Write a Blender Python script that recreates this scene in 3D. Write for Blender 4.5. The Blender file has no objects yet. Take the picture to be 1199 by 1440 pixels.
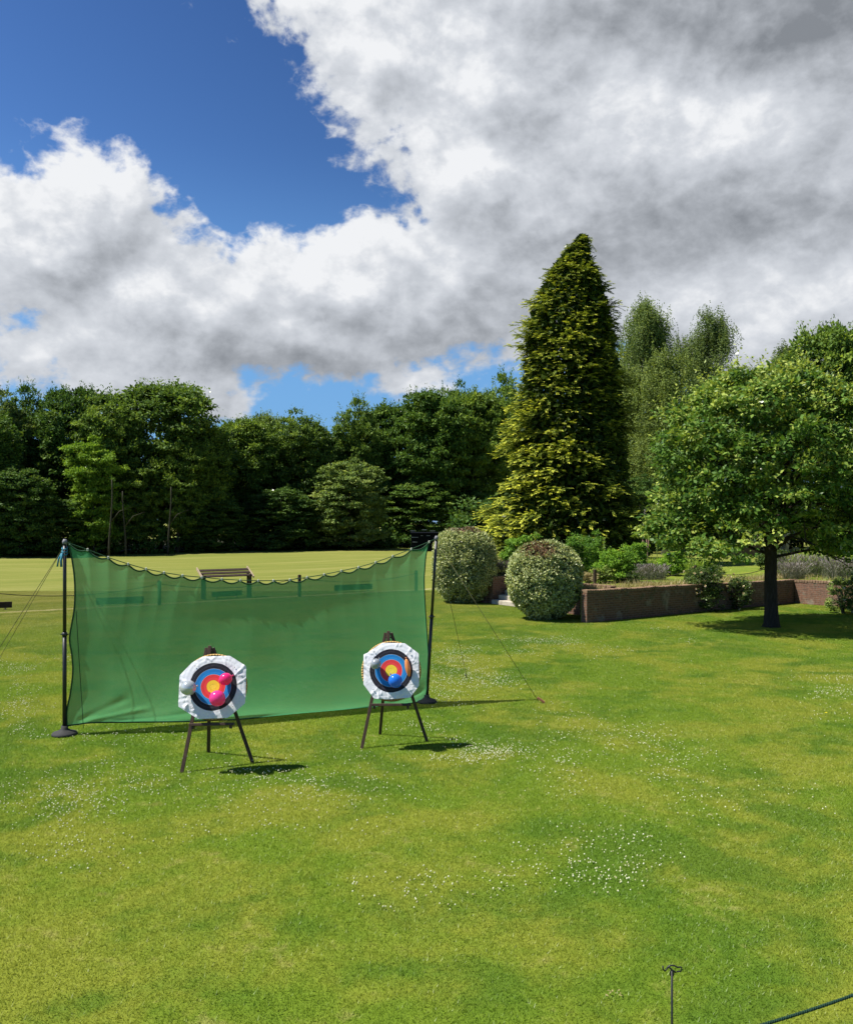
import bpy, math
import numpy as np
from math import radians, sin, cos, pi, atan2, asin, sqrt
SC = bpy.context.scene
COL = SC.collection
RNG = np.random.default_rng(11)
F = 1200.0; CX = 599.5; HY = 733.0; CAMZ = 3.2
G = np.array((0.82, 0.5724)); Q = np.array((-0.5724, 0.82))     # the garden's own two axes

def gpt(px, py, z=0.0):
    """point of the lawn (height z) that lies at this bearing and dip from the terrace"""
    y = F*(CAMZ-z)/(py-HY)
    return np.array(((px-CX)/F*y, y, z))
def dpt(px, py, y):
    return np.array(((px-CX)/F*y, y, CAMZ-(py-HY)/F*y))
def pq(p, q, z=0.0):
    v = G*p+Q*q
    return np.array((v[0], v[1], z))

# ------------------------------------------------------------------ node helpers
def newmat(name):
    m = bpy.data.materials.new(name); m.use_nodes = True
    nt = m.node_tree; nt.nodes.clear()
    return m, nt
class NT:
    def __init__(s, nt): s.nt = nt
    def n(s, t, **kw):
        nd = s.nt.nodes.new(t)
        for k, v in kw.items(): setattr(nd, k, v)
        return nd
    def set(s, sock, v):
        if isinstance(v, bpy.types.NodeSocket): s.nt.links.new(v, sock)
        elif v is not None: sock.default_value = v
    def math(s, op, a, b=None, c=None, clamp=False):
        nd = s.n('ShaderNodeMath', operation=op, use_clamp=clamp)
        for i, v in enumerate((a, b, c)): s.set(nd.inputs[i], v) if v is not None else None
        return nd.outputs[0]
    def vm(s, op, a, b=None, c=None):
        nd = s.n('ShaderNodeVectorMath', operation=op)
        for i, v in enumerate((a, b, c)):
            if v is not None: s.set(nd.inputs[i], v)
        return nd.outputs['Value'] if op in ('LENGTH', 'DOT_PRODUCT', 'DISTANCE') else nd.outputs[0]
    def noise(s, vec, scale, detail=3, rough=0.5, dist=0.0, out=0):
        nd = s.n('ShaderNodeTexNoise')
        s.set(nd.inputs['Vector'], vec); nd.inputs['Scale'].default_value = scale
        nd.inputs['Detail'].default_value = detail; nd.inputs['Roughness'].default_value = rough
        nd.inputs['Distortion'].default_value = dist
        return nd.outputs[out]
    def mr(s, v, a, b, c=0.0, d=1.0, smooth=False):
        nd = s.n('ShaderNodeMapRange', interpolation_type='SMOOTHSTEP' if smooth else 'LINEAR')
        s.set(nd.inputs[0], v)
        for i, x in enumerate((a, b, c, d)): s.set(nd.inputs[i+1], x)
        return nd.outputs[0]
    def mix(s, f, a, b, blend='MIX'):
        nd = s.n('ShaderNodeMix', data_type='RGBA', blend_type=blend)
        s.set(nd.inputs[0], f)
        for sock, v in ((nd.inputs[6], a), (nd.inputs[7], b)):
            s.set(sock, v if isinstance(v, bpy.types.NodeSocket) else (*v[:3], 1.0))
        return nd.outputs[2]
    def ramp(s, f, stops):
        nd = s.n('ShaderNodeValToRGB'); s.set(nd.inputs[0], f)
        el = nd.color_ramp.elements
        while len(el) < len(stops): el.new(0.5)
        for e, (p, c) in zip(el, stops): e.position = p; e.color = (*c, 1.0)
        return nd.outputs[0]
    def out(s, surf):
        o = s.n('ShaderNodeOutputMaterial'); s.nt.links.new(surf, o.inputs[0]); return o
    def pbsdf(s, color, rough=0.6, spec=0.3, metal=0.0, bump=None, bstr=0.3, bdist=0.01, **kw):
        p = s.n('ShaderNodeBsdfPrincipled')
        s.set(p.inputs['Base Color'], color if isinstance(color, bpy.types.NodeSocket) else (*color[:3], 1))
        s.set(p.inputs['Roughness'], rough); p.inputs['Specular IOR Level'].default_value = spec
        p.inputs['Metallic'].default_value = metal
        for k, v in kw.items(): s.set(p.inputs[k], v)
        if bump is not None:
            b = s.n('ShaderNodeBump'); b.inputs['Strength'].default_value = bstr; b.inputs['Distance'].default_value = bdist
            s.set(b.inputs['Height'], bump); s.nt.links.new(b.outputs[0], p.inputs['Normal'])
        return p.outputs[0]

def mat_plain(name, col, col2=None, rough=0.6, spec=0.3, scale=6.0, metal=0.0, bstr=0.25, bdist=0.005, stretch=None, **kw):
    m, nt = newmat(name); N = NT(nt)
    tc = N.n('ShaderNodeTexCoord').outputs['Object']
    v = N.vm('MULTIPLY', tc, stretch) if stretch else tc
    nz = N.noise(v, scale, 5, 0.6)
    c = N.mix(N.mr(nz, 0.3, 0.7), col, col2 or tuple(x*0.7 for x in col))
    N.out(N.pbsdf(c, rough, spec, metal, bump=nz, bstr=bstr, bdist=bdist, **kw))
    return m

def mat_leaf(name, cols, trans=0.35, gloss=0.35, rough=0.45, var=0.25, gain=1.0):
    """cols: three colours dark, middle, light picked by the leaf's own tint attribute"""
    m, nt = newmat(name); N = NT(nt)
    cols = [tuple(min(x*gain, .8) for x in c) for c in cols]
    at = N.n('ShaderNodeAttribute', attribute_name='tint').outputs['Fac']
    c = N.ramp(at, [(0.0, cols[0]), (0.5, cols[1]), (1.0, cols[2])])
    oi = N.n('ShaderNodeObjectInfo').outputs['Random']
    c = N.mix(1.0, c, N.ramp(oi, [(0.0, (1-var, 1-var, 1-var)), (0.5, (1.0, 0.97, 0.9)), (1.0, (1+var*.3, 1.0, 0.8))]), 'MULTIPLY')
    d = N.n('ShaderNodeBsdfDiffuse'); nt.links.new(c, d.inputs[0])
    t = N.n('ShaderNodeBsdfTranslucent'); nt.links.new(N.mix(1.0, c, (1.25, 1.2, 0.55), 'MULTIPLY'), t.inputs[0])
    mx = N.n('ShaderNodeMixShader'); mx.inputs[0].default_value = trans
    nt.links.new(d.outputs[0], mx.inputs[1]); nt.links.new(t.outputs[0], mx.inputs[2])
    g = N.n('ShaderNodeBsdfGlossy'); g.inputs['Roughness'].default_value = rough; g.inputs[0].default_value = (1, 1, 1, 1)
    lw = N.n('ShaderNodeLayerWeight'); lw.inputs[0].default_value = 0.25
    m2 = N.n('ShaderNodeMixShader'); nt.links.new(N.math('MULTIPLY', lw.outputs['Fresnel'], gloss), m2.inputs[0])
    nt.links.new(mx.outputs[0], m2.inputs[1]); nt.links.new(g.outputs[0], m2.inputs[2])
    N.out(m2.outputs[0])
    return m

# ------------------------------------------------------------------ object helpers
def tag(o, label=None, cat=None, group=None, kind=None):
    if label: o['label'] = label
    if cat: o['category'] = cat
    if group: o['group'] = group
    if kind: o['kind'] = kind
    return o
def empty(name, loc, label, cat, group=None, rz=0.0):
    o = bpy.data.objects.new(name, None); COL.objects.link(o)
    o.location = loc; o.rotation_euler = (0, 0, rz); o.empty_display_size = 0.2
    return tag(o, label, cat, group)
def link(name, me, mat=None, parent=None, loc=(0, 0, 0), smooth=False):
    if mat is not None and not me.materials:
        for mm in (mat if isinstance(mat, (list, tuple)) else [mat]): me.materials.append(mm)
    o = bpy.data.objects.new(name, me); COL.objects.link(o)
    o.location = loc
    if parent: o.parent = parent
    if smooth: me.polygons.foreach_set('use_smooth', np.ones(len(me.polygons), bool))
    return o
def npmesh(name, V, Fc, tint=None, smooth=False):
    """V (n,3), Fc (m,k) all faces the same size"""
    V = np.asarray(V, np.float32).reshape(-1, 3); Fc = np.asarray(Fc, np.int32); m, k = Fc.shape
    me = bpy.data.meshes.new(name)
    me.vertices.add(len(V)); me.vertices.foreach_set('co', V.ravel())
    me.loops.add(m*k); me.loops.foreach_set('vertex_index', Fc.ravel())
    me.polygons.add(m)
    me.polygons.foreach_set('loop_start', np.arange(0, m*k, k, dtype=np.int32))
    me.polygons.foreach_set('loop_total', np.full(m, k, np.int32))
    me.update(calc_edges=True)
    if tint is not None:
        a = me.attributes.new('tint', 'FLOAT', 'POINT'); a.data.foreach_set('value', np.asarray(tint, np.float32))
    if smooth: me.polygons.foreach_set('use_smooth', np.ones(m, bool))
    return me
class MB:
    """collects shapes into one mesh"""
    def __init__(s): s.v = []; s.f = []; s.mi = []; s.cur = 0; s.sm = []
    def add(s, vs, fs, smooth=False):
        o = len(s.v); s.v += [tuple(map(float, p)) for p in vs]
        for f in fs: s.f.append(tuple(i+o for i in f)); s.mi.append(s.cur); s.sm.append(smooth)
        return s
    def box(s, c, size, rz=0.0, bev=0.0, M=None):
        hx, hy, hz = (x/2 for x in size); b = min(bev, hx*.9, hy*.9, hz*.9)
        if b <= 0:
            vs = [(x, y, z) for x in (-hx, hx) for y in (-hy, hy) for z in (-hz, hz)]
            fs = [(0, 1, 3, 2), (4, 6, 7, 5), (0, 4, 5, 1), (2, 3, 7, 6), (0, 2, 6, 4), (1, 5, 7, 3)]
        else:
            vs = []
            for z, ins in ((-hz, b), (-hz+b, 0), (hz-b, 0), (hz, b)):
                x, y = hx-ins, hy-ins; k = b*0.7 if ins == 0 else b*0.35
                vs += [(-x+k, -y, z), (x-k, -y, z), (x, -y+k, z), (x, y-k, z), (x-k, y, z), (-x+k, y, z), (-x, y-k, z), (-x, -y+k, z)]
            fs = [tuple(range(7, -1, -1)), tuple(range(24, 32))]
            for r in range(3):
                for i in range(8): fs.append((r*8+i, r*8+(i+1) % 8, r*8+8+(i+1) % 8, r*8+8+i))
        if M is None:
            cr, sr = cos(rz), sin(rz)
            vs = [(c[0]+x*cr-y*sr, c[1]+x*sr+y*cr, c[2]+z) for x, y, z in vs]
        else:
            vs = [tuple(np.array(c)+M@np.array(v)) for v in vs]
        return s.add(vs, fs)
    def bar(s, a, b, w, h, up=(0, 0, 1), bev=0.003):
        a = np.array(a, float); b = np.array(b, float); d = b-a; L = np.linalg.norm(d); x = d/L
        u = np.array(up, float); y = np.cross(u, x); y /= np.linalg.norm(y); z = np.cross(x, y)
        return s.box((a+b)/2, (L, w, h), bev=bev, M=np.array((x, y, z)).T)
    def tube(s, pts, r, seg=8, cap=True, smooth=True):
        pts = [np.array(p, float) for p in pts]; n = len(pts)
        rs = r if hasattr(r, '__len__') else [r]*n
        t0 = pts[1]-pts[0]; t0 /= np.linalg.norm(t0)
        ref = np.array((0, 0, 1.0)) if abs(t0[2]) < .9 else np.array((1.0, 0, 0))
        u = np.cross(ref, t0); u /= np.linalg.norm(u)
        vs = []
        for i in range(n):
            t = pts[min(i+1, n-1)]-pts[max(i-1, 0)]; t /= max(np.linalg.norm(t), 1e-9)
            u = u-t*np.dot(u, t); u /= max(np.linalg.norm(u), 1e-9); w = np.cross(t, u)
            for k in range(seg):
                a = 2*pi*k/seg; vs.append(pts[i]+rs[i]*(cos(a)*u+sin(a)*w))
        fs = [(i*seg+k, i*seg+(k+1) % seg, (i+1)*seg+(k+1) % seg, (i+1)*seg+k) for i in range(n-1) for k in range(seg)]
        if cap: fs += [tuple(range(seg-1, -1, -1)), tuple(range((n-1)*seg, n*seg))]
        return s.add(vs, fs, smooth)
    def lathe(s, prof, seg=20, c=(0, 0, 0), M=None, smooth=True):
        vs = []; n = len(prof); c = np.array(c, float)
        for r, z in prof:
            for k in range(seg):
                a = 2*pi*k/seg; p = np.array((r*cos(a), r*sin(a), z)); vs.append(c+(M@p if M is not None else p))
        fs = [(i*seg+k, i*seg+(k+1) % seg, (i+1)*seg+(k+1) % seg, (i+1)*seg+k) for i in range(n-1) for k in range(seg)]
        fs += [tuple(range(seg-1, -1, -1)), tuple(range((n-1)*seg, n*seg))]
        return s.add(vs, fs, smooth)
    def build(s, name, mat, parent=None, loc=(0, 0, 0)):
        me = bpy.data.meshes.new(name); me.from_pydata(s.v, [], s.f); me.update()
        for mm in (mat if isinstance(mat, (list, tuple)) else [mat]): me.materials.append(mm)
        me.polygons.foreach_set('material_index', s.mi); me.polygons.foreach_set('use_smooth', s.sm)
        return link(name, me, None, parent, loc)

# ------------------------------------------------------------------ foliage
def nrm(a): return a/np.maximum(np.linalg.norm(a, axis=-1, keepdims=True), 1e-9)
def rdir(n, rng): return nrm(rng.normal(size=(n, 3)))
class Leaves:
    def __init__(s): s.P = []; s.D = []; s.N = []; s.L = []; s.W = []; s.T = []
    def add(s, P, D, N, L, W, T):
        n = len(P)
        s.P.append(P); s.D.append(nrm(D)); s.N.append(N)
        s.L.append(np.broadcast_to(L, n)); s.W.append(np.broadcast_to(W, n)); s.T.append(np.broadcast_to(T, n))
    def mesh(s, name, fold=0.18):
        P = np.concatenate(s.P); D = np.concatenate(s.D); N0 = np.concatenate(s.N)
        L = np.concatenate(s.L)[:, None]; W = np.concatenate(s.W)[:, None]; T = np.concatenate(s.T)
        S = nrm(np.cross(D, N0)); N0 = np.cross(S, D)
        mid = P+D*L*0.45
        V = np.stack([P, mid+S*W*.5+N0*W*fold, P+D*L, mid-S*W*.5+N0*W*fold], 1)
        Fc = np.arange(len(P)*4).reshape(-1, 4)
        return npmesh(name, V, Fc, np.clip(np.repeat(T, 4), 0, 1))

def clump_crown(lv, rng, lobes, nc, per, L, W, cr, up=0.5, flat=0.6, tint=0.5, under=0.5, inner=0.1, rough=0.12, tvar=0.25):
    lobes = np.array(lobes, float)
    area = lobes[:, 3]*lobes[:, 4]+lobes[:, 4]*lobes[:, 5]; area /= area.sum()
    cs = []
    while len(cs) < nc:
        k = rng.choice(len(lobes), p=area); d = rdir(1, rng)[0]
        if d[2] < -0.35 and rng.random() < under: continue
        f = (0.45+0.4*rng.random() if rng.random() < inner else 0.97+float(np.clip(rng.normal(), -1.8, 1.5))*rough)
        p = lobes[k, :3]+lobes[k, 3:]*d*f
        q = np.linalg.norm((p-lobes[:, :3])/lobes[:, 3:], axis=1); q[k] = 9
        if q.min() < 0.72 and f > 0.9: continue
        cs.append((*p, *d, f))
    cs = np.array(cs)
    c = cs[:, :3]; out = cs[:, 3:6]
    rad = cr*(0.55+0.9*rng.random(nc))
    u = rdir(nc*per, rng).reshape(nc, per, 3)
    u[..., 2] = u[..., 2]*0.5+0.25*np.abs(u[..., 2])
    rr = rng.random((nc, per, 1))**0.45
    off = u*rr*rad[:, None, None]; off[..., 2] *= flat
    P = c[:, None]+off
    N0 = nrm(0.55*nrm(off)+0.45*out[:, None]+np.array((0, 0, up))+0.45*rng.normal(size=(nc, per, 3)))
    D = nrm(0.7*nrm(off)+0.35*out[:, None]+0.6*rng.normal(size=(nc, per, 3))+np.array((0, 0, -0.15)))
    T = tint+tvar*rng.normal(size=(nc, 1))*0.6+tvar*0.5*rng.normal(size=(nc, per))
    s = 0.7+0.6*rng.random((nc, per))
    lv.add(P.reshape(-1, 3), D.reshape(-1, 3), N0.reshape(-1, 3), (L*s).ravel(), (W*s).ravel(), T.ravel())
    return c, out

def sprays(lv, rng, c, out, n, length, L, W, tint=0.6, k=9, upb=0.5):
    """twigs that stick out of the crown, leaves along them"""
    idx = rng.integers(0, len(c), n)
    d = nrm(out[idx]+np.array((0, 0, upb))+0.45*rng.normal(size=(n, 3)))
    ln = length*(0.5+rng.random(n))
    t = np.linspace(0.1, 1, k)[None, :, None]
    P = c[idx][:, None]+d[:, None]*ln[:, None, None]*t + np.array((0, 0, -0.12))*ln[:, None, None]*t**2
    P = P+rng.normal(size=P.shape)*L*0.25
    D = nrm(d[:, None]*0.7+rng.normal(size=P.shape)*0.6)
    N0 = nrm(np.array((0, 0, 1.0))+0.5*rng.normal(size=P.shape))
    s = 0.6+0.5*rng.random(P.shape[:2])
    lv.add(P.reshape(-1, 3), D.reshape(-1, 3), N0.reshape(-1, 3), (L*s).ravel(), (W*s).ravel(), np.full(P.shape[0]*k, tint)+0.1*rng.normal(size=P.shape[0]*k))

# ------------------------------------------------------------------ camera, light, sky
cam_d = bpy.data.cameras.new('camera'); cam = bpy.data.objects.new('camera', cam_d); COL.objects.link(cam)
cam.location = (0, 0, CAMZ); cam.rotation_euler = (radians(90), 0, 0)
cam_d.sensor_fit = 'HORIZONTAL'; cam_d.sensor_width = 36; cam_d.lens = 36*F/1199
cam_d.shift_y = (HY-720)/1199; cam_d.clip_end = 2000; cam_d.clip_start = 0.1
SC.camera = cam

SV = np.array((-0.62, -0.06, 1.0)); SV /= np.linalg.norm(SV)
sun_el = asin(SV[2])
ld = bpy.data.lights.new('sun', 'SUN'); ld.energy = 4.8; ld.angle = radians(0.53); ld.color = (1.0, 0.955, 0.87)
sun = bpy.data.objects.new('sun', ld); COL.objects.link(sun)
import mathutils
sun.rotation_euler = mathutils.Vector(SV.tolist()).to_track_quat('Z', 'Y').to_euler()
sun.location = (-20, -5, 40)
SC.view_settings.view_transform = 'Standard'; SC.view_settings.look = 'None'
EXPO = 0.9
SC.view_settings.exposure = EXPO; SC.view_settings.gamma = 1.0
SC.render.engine = 'CYCLES'
SC.cycles.use_denoising = True; SC.cycles.max_bounces = 8; SC.cycles.transparent_max_bounces = 16
SC.cycles.diffuse_bounces = 4; SC.cycles.sample_clamp_direct = 3.0; SC.cycles.sample_clamp_indirect = 2.0; SC.cycles.caustics_reflective = False; SC.cycles.caustics_refractive = False

def make_world():
    w = bpy.data.worlds.new('World'); SC.world = w; w.use_nodes = True
    nt = w.node_tree; nt.nodes.clear(); N = NT(nt)
    S = 0.1
    sky = N.n('ShaderNodeTexSky', sky_type='NISHITA'); sky.sun_disc = False
    sky.sun_elevation = sun_el; sky.sun_rotation = atan2(SV[0], SV[1])
    sky.air_density = 1.0; sky.dust_density = 0.35; sky.ozone_density = 2.2
    dirv = N.n('ShaderNodeTexCoord').outputs['Generated']
    sx = N.n('ShaderNodeSeparateXYZ'); nt.links.new(dirv, sx.inputs[0])
    U = N.math('ARCTAN2', sx.outputs[0], sx.outputs[1]); V = N.math('ARCSINE', sx.outputs[2])
    cb = N.n('ShaderNodeCombineXYZ'); nt.links.new(U, cb.inputs[0]); nt.links.new(V, cb.inputs[1])
    P = cb.outputs[0]
    def uv(px, py):
        x = (px-CX)/F; z = (HY-py)/F
        return (atan2(x, 1), asin(z/sqrt(1+x*x+z*z)))
    # cloud masses: px, py, rx, ry (photo units), tilt
    B = [(110, 310, 145, 92, 0), (60, 330, 140, 95, 0), (250, 428, 230, 100, 0), (480, 408, 165, 92, 0), (430, 478, 270, 66, 0), (560, 430, 200, 80, 0), (240, 470, 240, 75, 0),
         (640, 400, 120, 90, 0), (40, 482, 75, 42, 0), (180, 500, 190, 55, 0), (700, 120, 235, 190, 0), (560, 60, 125, 110, 0), (455, -10, 130, 45, 0),
         (760, 320, 200, 165, 0), (1000, 200, 420, 300, 0), (680, 250, 140, 130, 0), (1150, 430, 200, 90, 0), (940, 420, 190, 70, 0),
         (590, 535, 80, 24, -12), (300, 552, 60, 26, 0), (130, 535, 110, 24, 0), (1200, -100, 700, 200, 0),
         (-400, 250, 300, 150, 0), (1900, 330, 420, 200, 0), (-900, 430, 400, 130, 0), (2700, 480, 500, 120, 0)]
    g = bpy.data.node_groups.new('cloud_density', 'ShaderNodeTree')
    g.interface.new_socket('P', in_out='INPUT', socket_type='NodeSocketVector')
    g.interface.new_socket('D', in_out='OUTPUT', socket_type='NodeSocketFloat')
    M = NT(g); gi = M.n('NodeGroupInput'); go = M.n('NodeGroupOutput')
    p0 = gi.outputs[0]
    wn = M.noise(M.vm('ADD', p0, (3.1, 7.7, 1.0)), 7.0, 4, 0.55, out=1)
    pw = M.vm('ADD', p0, M.vm('MULTIPLY', M.vm('SUBTRACT', wn, (0.5, 0.5, 0.5)), (0.15, 0.12, 0.0)))
    acc = None
    for (bx, by, rx, ry, tilt) in B:
        if -300 < bx < 1500: cu, cv = uv(bx, by)
        else: cu, cv = (bx-CX)/F, (HY-by)/F
        d = M.vm('SUBTRACT', pw, (cu, cv, 0))
        if tilt:
            nd = M.n('ShaderNodeVectorRotate', rotation_type='Z_AXIS'); g.links.new(d, nd.inputs[0]); nd.inputs['Angle'].default_value = radians(tilt); d = nd.outputs[0]
        d = M.vm('MULTIPLY', d, (F/rx, F/ry, 0))
        v = M.math('SUBTRACT', 1.0, M.vm('LENGTH', d))
        v = M.math('MULTIPLY', v, min(1.0, ry/110.0))
        acc = v if acc is None else M.math('SMOOTH_MAX', acc, v, 0.12)
    sc = M.vm('MULTIPLY', p0, (1.0, 1.35, 1.0))
    f1 = M.noise(sc, 9.0, 8, 0.6, 0.25)
    f2 = M.noise(M.vm('ADD', sc, (5.0, 2.0, 0)), 34.0, 6, 0.62, 0.2)
    D = M.math('ADD', acc, M.math('ADD', M.math('MULTIPLY', M.math('SUBTRACT', f1, 0.5), 1.0), M.math('MULTIPLY', M.math('SUBTRACT', f2, 0.5), 0.22)))
    bl = M.math('ABSOLUTE', M.math('SUBTRACT', M.math('MULTIPLY', M.noise(M.vm('ADD', sc, (1.0, 9.0, 0)), 15.0, 5, 0.55, 0.1), 2.0), 1.0))     # cauliflower billows
    D = M.math('ADD', D, M.math('MULTIPLY', M.math('SUBTRACT', 0.2, bl), 0.55))
    g.links.new(D, go.inputs[0])
    def dens(vec):
        nd = N.n('ShaderNodeGroup'); nd.node_tree = g; nt.links.new(vec, nd.inputs[0]); return nd.outputs[0]
    D0 = dens(P); D1 = dens(N.vm('ADD', P, (-0.016, 0.030, 0.0)))
    alpha = N.mr(D0, -0.03, 0.20, smooth=True)
    lit = N.math('SUBTRACT', D0, D1)
    # large grey undersides and the bright billows
    def field(lst):
        a = None
        for (bx, by, rx, ry, amt) in lst:
            cu, cv = uv(bx, by)
            d = N.vm('MULTIPLY', N.vm('SUBTRACT', P, (cu, cv, 0)), (F/rx, F/ry, 0))
            e = N.math('MULTIPLY', N.mr(N.vm('LENGTH', d), 0.0, 1.25, 1.0, 0.0, smooth=True), amt)
            a = e if a is None else N.math('ADD', a, e)
        return a
    big = field([(1060, -5, 420, 130, -0.44), (1250, 70, 260, 100, -0.12), (880, 330, 300, 110, -0.27), (1120, 300, 240, 90, -0.08), (440, 505, 330, 45, -0.22), (170, 340, 130, 55, -0.10), (640, 440, 150, 60, -0.16),
                 (100, 215, 130, 60, 0.22), (560, 110, 170, 120, 0.18), (880, 135, 170, 70, 0.20), (1040, 160, 120, 60, 0.18), (1060, 400, 160, 60, 0.22), (500, 360, 130, 60, 0.1), (650, 210, 160, 120, 0.12), (590, 535, 90, 30, 0.2)])
    soft = N.noise(N.vm('MULTIPLY', P, (1, 1.5, 1)), 5.0, 5, 0.55)
    det = N.noise(N.vm('MULTIPLY', P, (1, 1.3, 1)), 17.0, 8, 0.62, 0.5)
    sh = N.math('ADD', 0.655, N.math('MULTIPLY', lit, 0.80))
    sh = N.math('ADD', sh, big)
    sh = N.math('ADD', sh, N.math('MULTIPLY', N.math('SUBTRACT', soft, 0.5), 0.32))
    sh = N.math('ADD', sh, N.math('MULTIPLY', N.math('SUBTRACT', det, 0.5), 0.40))
    thin = N.mr(D0, 0.0, 0.5, 0.10, 0.0)
    sh = N.math('ADD', sh, thin)
    cc = N.ramp(sh, [(0.0, (0.24, 0.26, 0.29)), (0.3, (0.39, 0.415, 0.455)), (0.55, (0.54, 0.57, 0.62)), (0.78, (0.67, 0.70, 0.75)), (1.0, (0.88, 0.895, 0.92))])
    k = 2**(-EXPO)/S
    cc = N.mix(1.0, cc, (k, k, k), 'MULTIPLY')
    blue = N.mix(1.0, sky.outputs[0], (0.60*S, 0.98*S, 1.46*S), 'MULTIPLY')     # deeper, more saturated blue, as a phone camera records it
    gm = N.n('ShaderNodeGamma'); nt.links.new(blue, gm.inputs[0]); gm.inputs[1].default_value = 2.0
    blue = N.mix(1.0, gm.outputs[0], (8.6*k, 3.1*k, 1.2*k), 'MULTIPLY')
    blue = N.mix(N.mr(V, .10, .42, .85, 0, smooth=True), blue, (.165*k, .385*k, .74*k))
    col = N.mix(alpha, blue, cc)
    bg = N.n('ShaderNodeBackground'); nt.links.new(col, bg.inputs[0]); bg.inputs[1].default_value = S
    o = N.n('ShaderNodeOutputWorld'); nt.links.new(bg.outputs[0], o.inputs[0])
    w.cycles.sampling_method = 'MANUAL'; w.cycles.sample_map_resolution = 256
make_world()

# ------------------------------------------------------------------ lawn colour, shared by the ground sheet and the blades on it
def lawn_group():
    g = bpy.data.node_groups.new('lawn_colour', 'ShaderNodeTree')
    g.interface.new_socket('Color', in_out='OUTPUT', socket_type='NodeSocketColor')
    g.interface.new_socket('Fine', in_out='OUTPUT', socket_type='NodeSocketFloat')
    N = NT(g); go = N.n('NodeGroupOutput')
    pos = N.n('ShaderNodeNewGeometry').outputs['Position']
    sx = N.n('ShaderNodeSeparateXYZ'); g.links.new(pos, sx.inputs[0])
    flat = N.vm('MULTIPLY', pos, (1, 1, 0))
    a = N.noise(flat, 0.42, 5, 0.6, 0.3)
    b = N.noise(N.vm('ADD', flat, (31, 7, 0)), 1.1, 5, 0.62, 0.4)
    c = N.noise(N.vm('ADD', flat, (3, 71, 0)), 5.5, 4, 0.65)
    d = N.noise(N.vm('ADD', flat, (9, 17, 0)), 26.0, 4, 0.7)
    f = N.noise(flat, 120.0, 3, 0.7)
    green = (0.190, 0.285, 0.027); lush = (0.112, 0.215, 0.022); yel = (0.285, 0.325, 0.043); dry = (0.40, 0.37, 0.13)
    col = N.mix(N.mr(a, 0.42, 0.58, smooth=True), green, yel)
    col = N.mix(N.mr(N.math('ADD', N.math('MULTIPLY', b, 0.5), N.math('MULTIPLY', N.noise(N.vm('ADD', flat, (57, 3, 0)), 0.3, 4, 0.6, 0.4), 0.5)), 0.48, 0.60, 0, 0.8, smooth=True), col, lush)
    col = N.mix(N.mr(N.math('ADD', N.math('MULTIPLY', c, 0.5), N.math('MULTIPLY', b, 0.5)), 0.45, 0.34, 0, 0.5, smooth=True), col, dry)
    col = N.mix(N.mr(c, 0.3, 0.7, 0.0, 0.42), col, N.mix(1.0, col, (0.60, 0.66, 0.5), 'MULTIPLY'))
    # dry olive tinge of the mown field further away, brighter near the far trees
    qd = N.math('ADD', N.math('MULTIPLY', sx.outputs[0], float(Q[0])), N.math('MULTIPLY', sx.outputs[1], float(Q[1])))
    pd = N.math('ADD', N.math('MULTIPLY', sx.outputs[0], float(G[0])), N.math('MULTIPLY', sx.outputs[1], float(G[1])))
    cb = N.n('ShaderNodeCombineXYZ'); N.set(cb.inputs[0], N.math('MULTIPLY', pd, 0.10)); N.set(cb.inputs[1], qd)
    st = N.noise(cb.outputs[0], 0.55, 5, 0.6, 0.2); st2 = N.noise(cb.outputs[0], 2.4, 3, 0.6)
    far = N.ramp(N.math('ADD', N.math('MULTIPLY', st, 0.65), N.math('MULTIPLY', st2, 0.35)), [(0.36, (0.18, 0.21, 0.045)), (0.5, (0.245, 0.255, 0.06)), (0.62, (0.32, 0.305, 0.10))])
    col = N.mix(N.mr(qd, 14.0, 42.0, 0, 0.92, smooth=True), col, far)
    # worn pale strip along the edge of the upper lawn
    e = N.math('ABSOLUTE', N.math('SUBTRACT', N.math('ADD', qd, N.math('MULTIPLY', N.math('SUBTRACT', b, 0.5), 0.5)), 32.9))
    col = N.mix(N.mr(e, 0.05, 0.32, 0.8, 0.0, smooth=True), col, (0.48, 0.43, 0.24))
    col = N.mix(N.mr(d, 0.3, 0.72, 0.0, 0.5), col, N.mix(1.0, col, (1.5, 1.4, 1.3), 'MULTIPLY'))
    col = N.mix(N.mr(f, 0.35, 0.6, 0.28, 0.0), col, N.mix(1.0, col, (0.5, 0.55, 0.4), 'MULTIPLY'))
    g.links.new(col, go.inputs[0]); g.links.new(N.math('ADD', N.math('MULTIPLY', d, 0.6), N.math('MULTIPLY', f, 0.4)), go.inputs[1])
    return g
LG = lawn_group()
def mat_ground():
    m, nt = newmat('mown_lawn'); N = NT(nt)
    g = N.n('ShaderNodeGroup'); g.node_tree = LG
    N.out(N.pbsdf(N.mix(1.0, g.outputs[0], (.64, .66, .62), 'MULTIPLY'), 0.9, 0.08, bump=g.outputs[1], bstr=0.9, bdist=0.03)); return m
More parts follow.
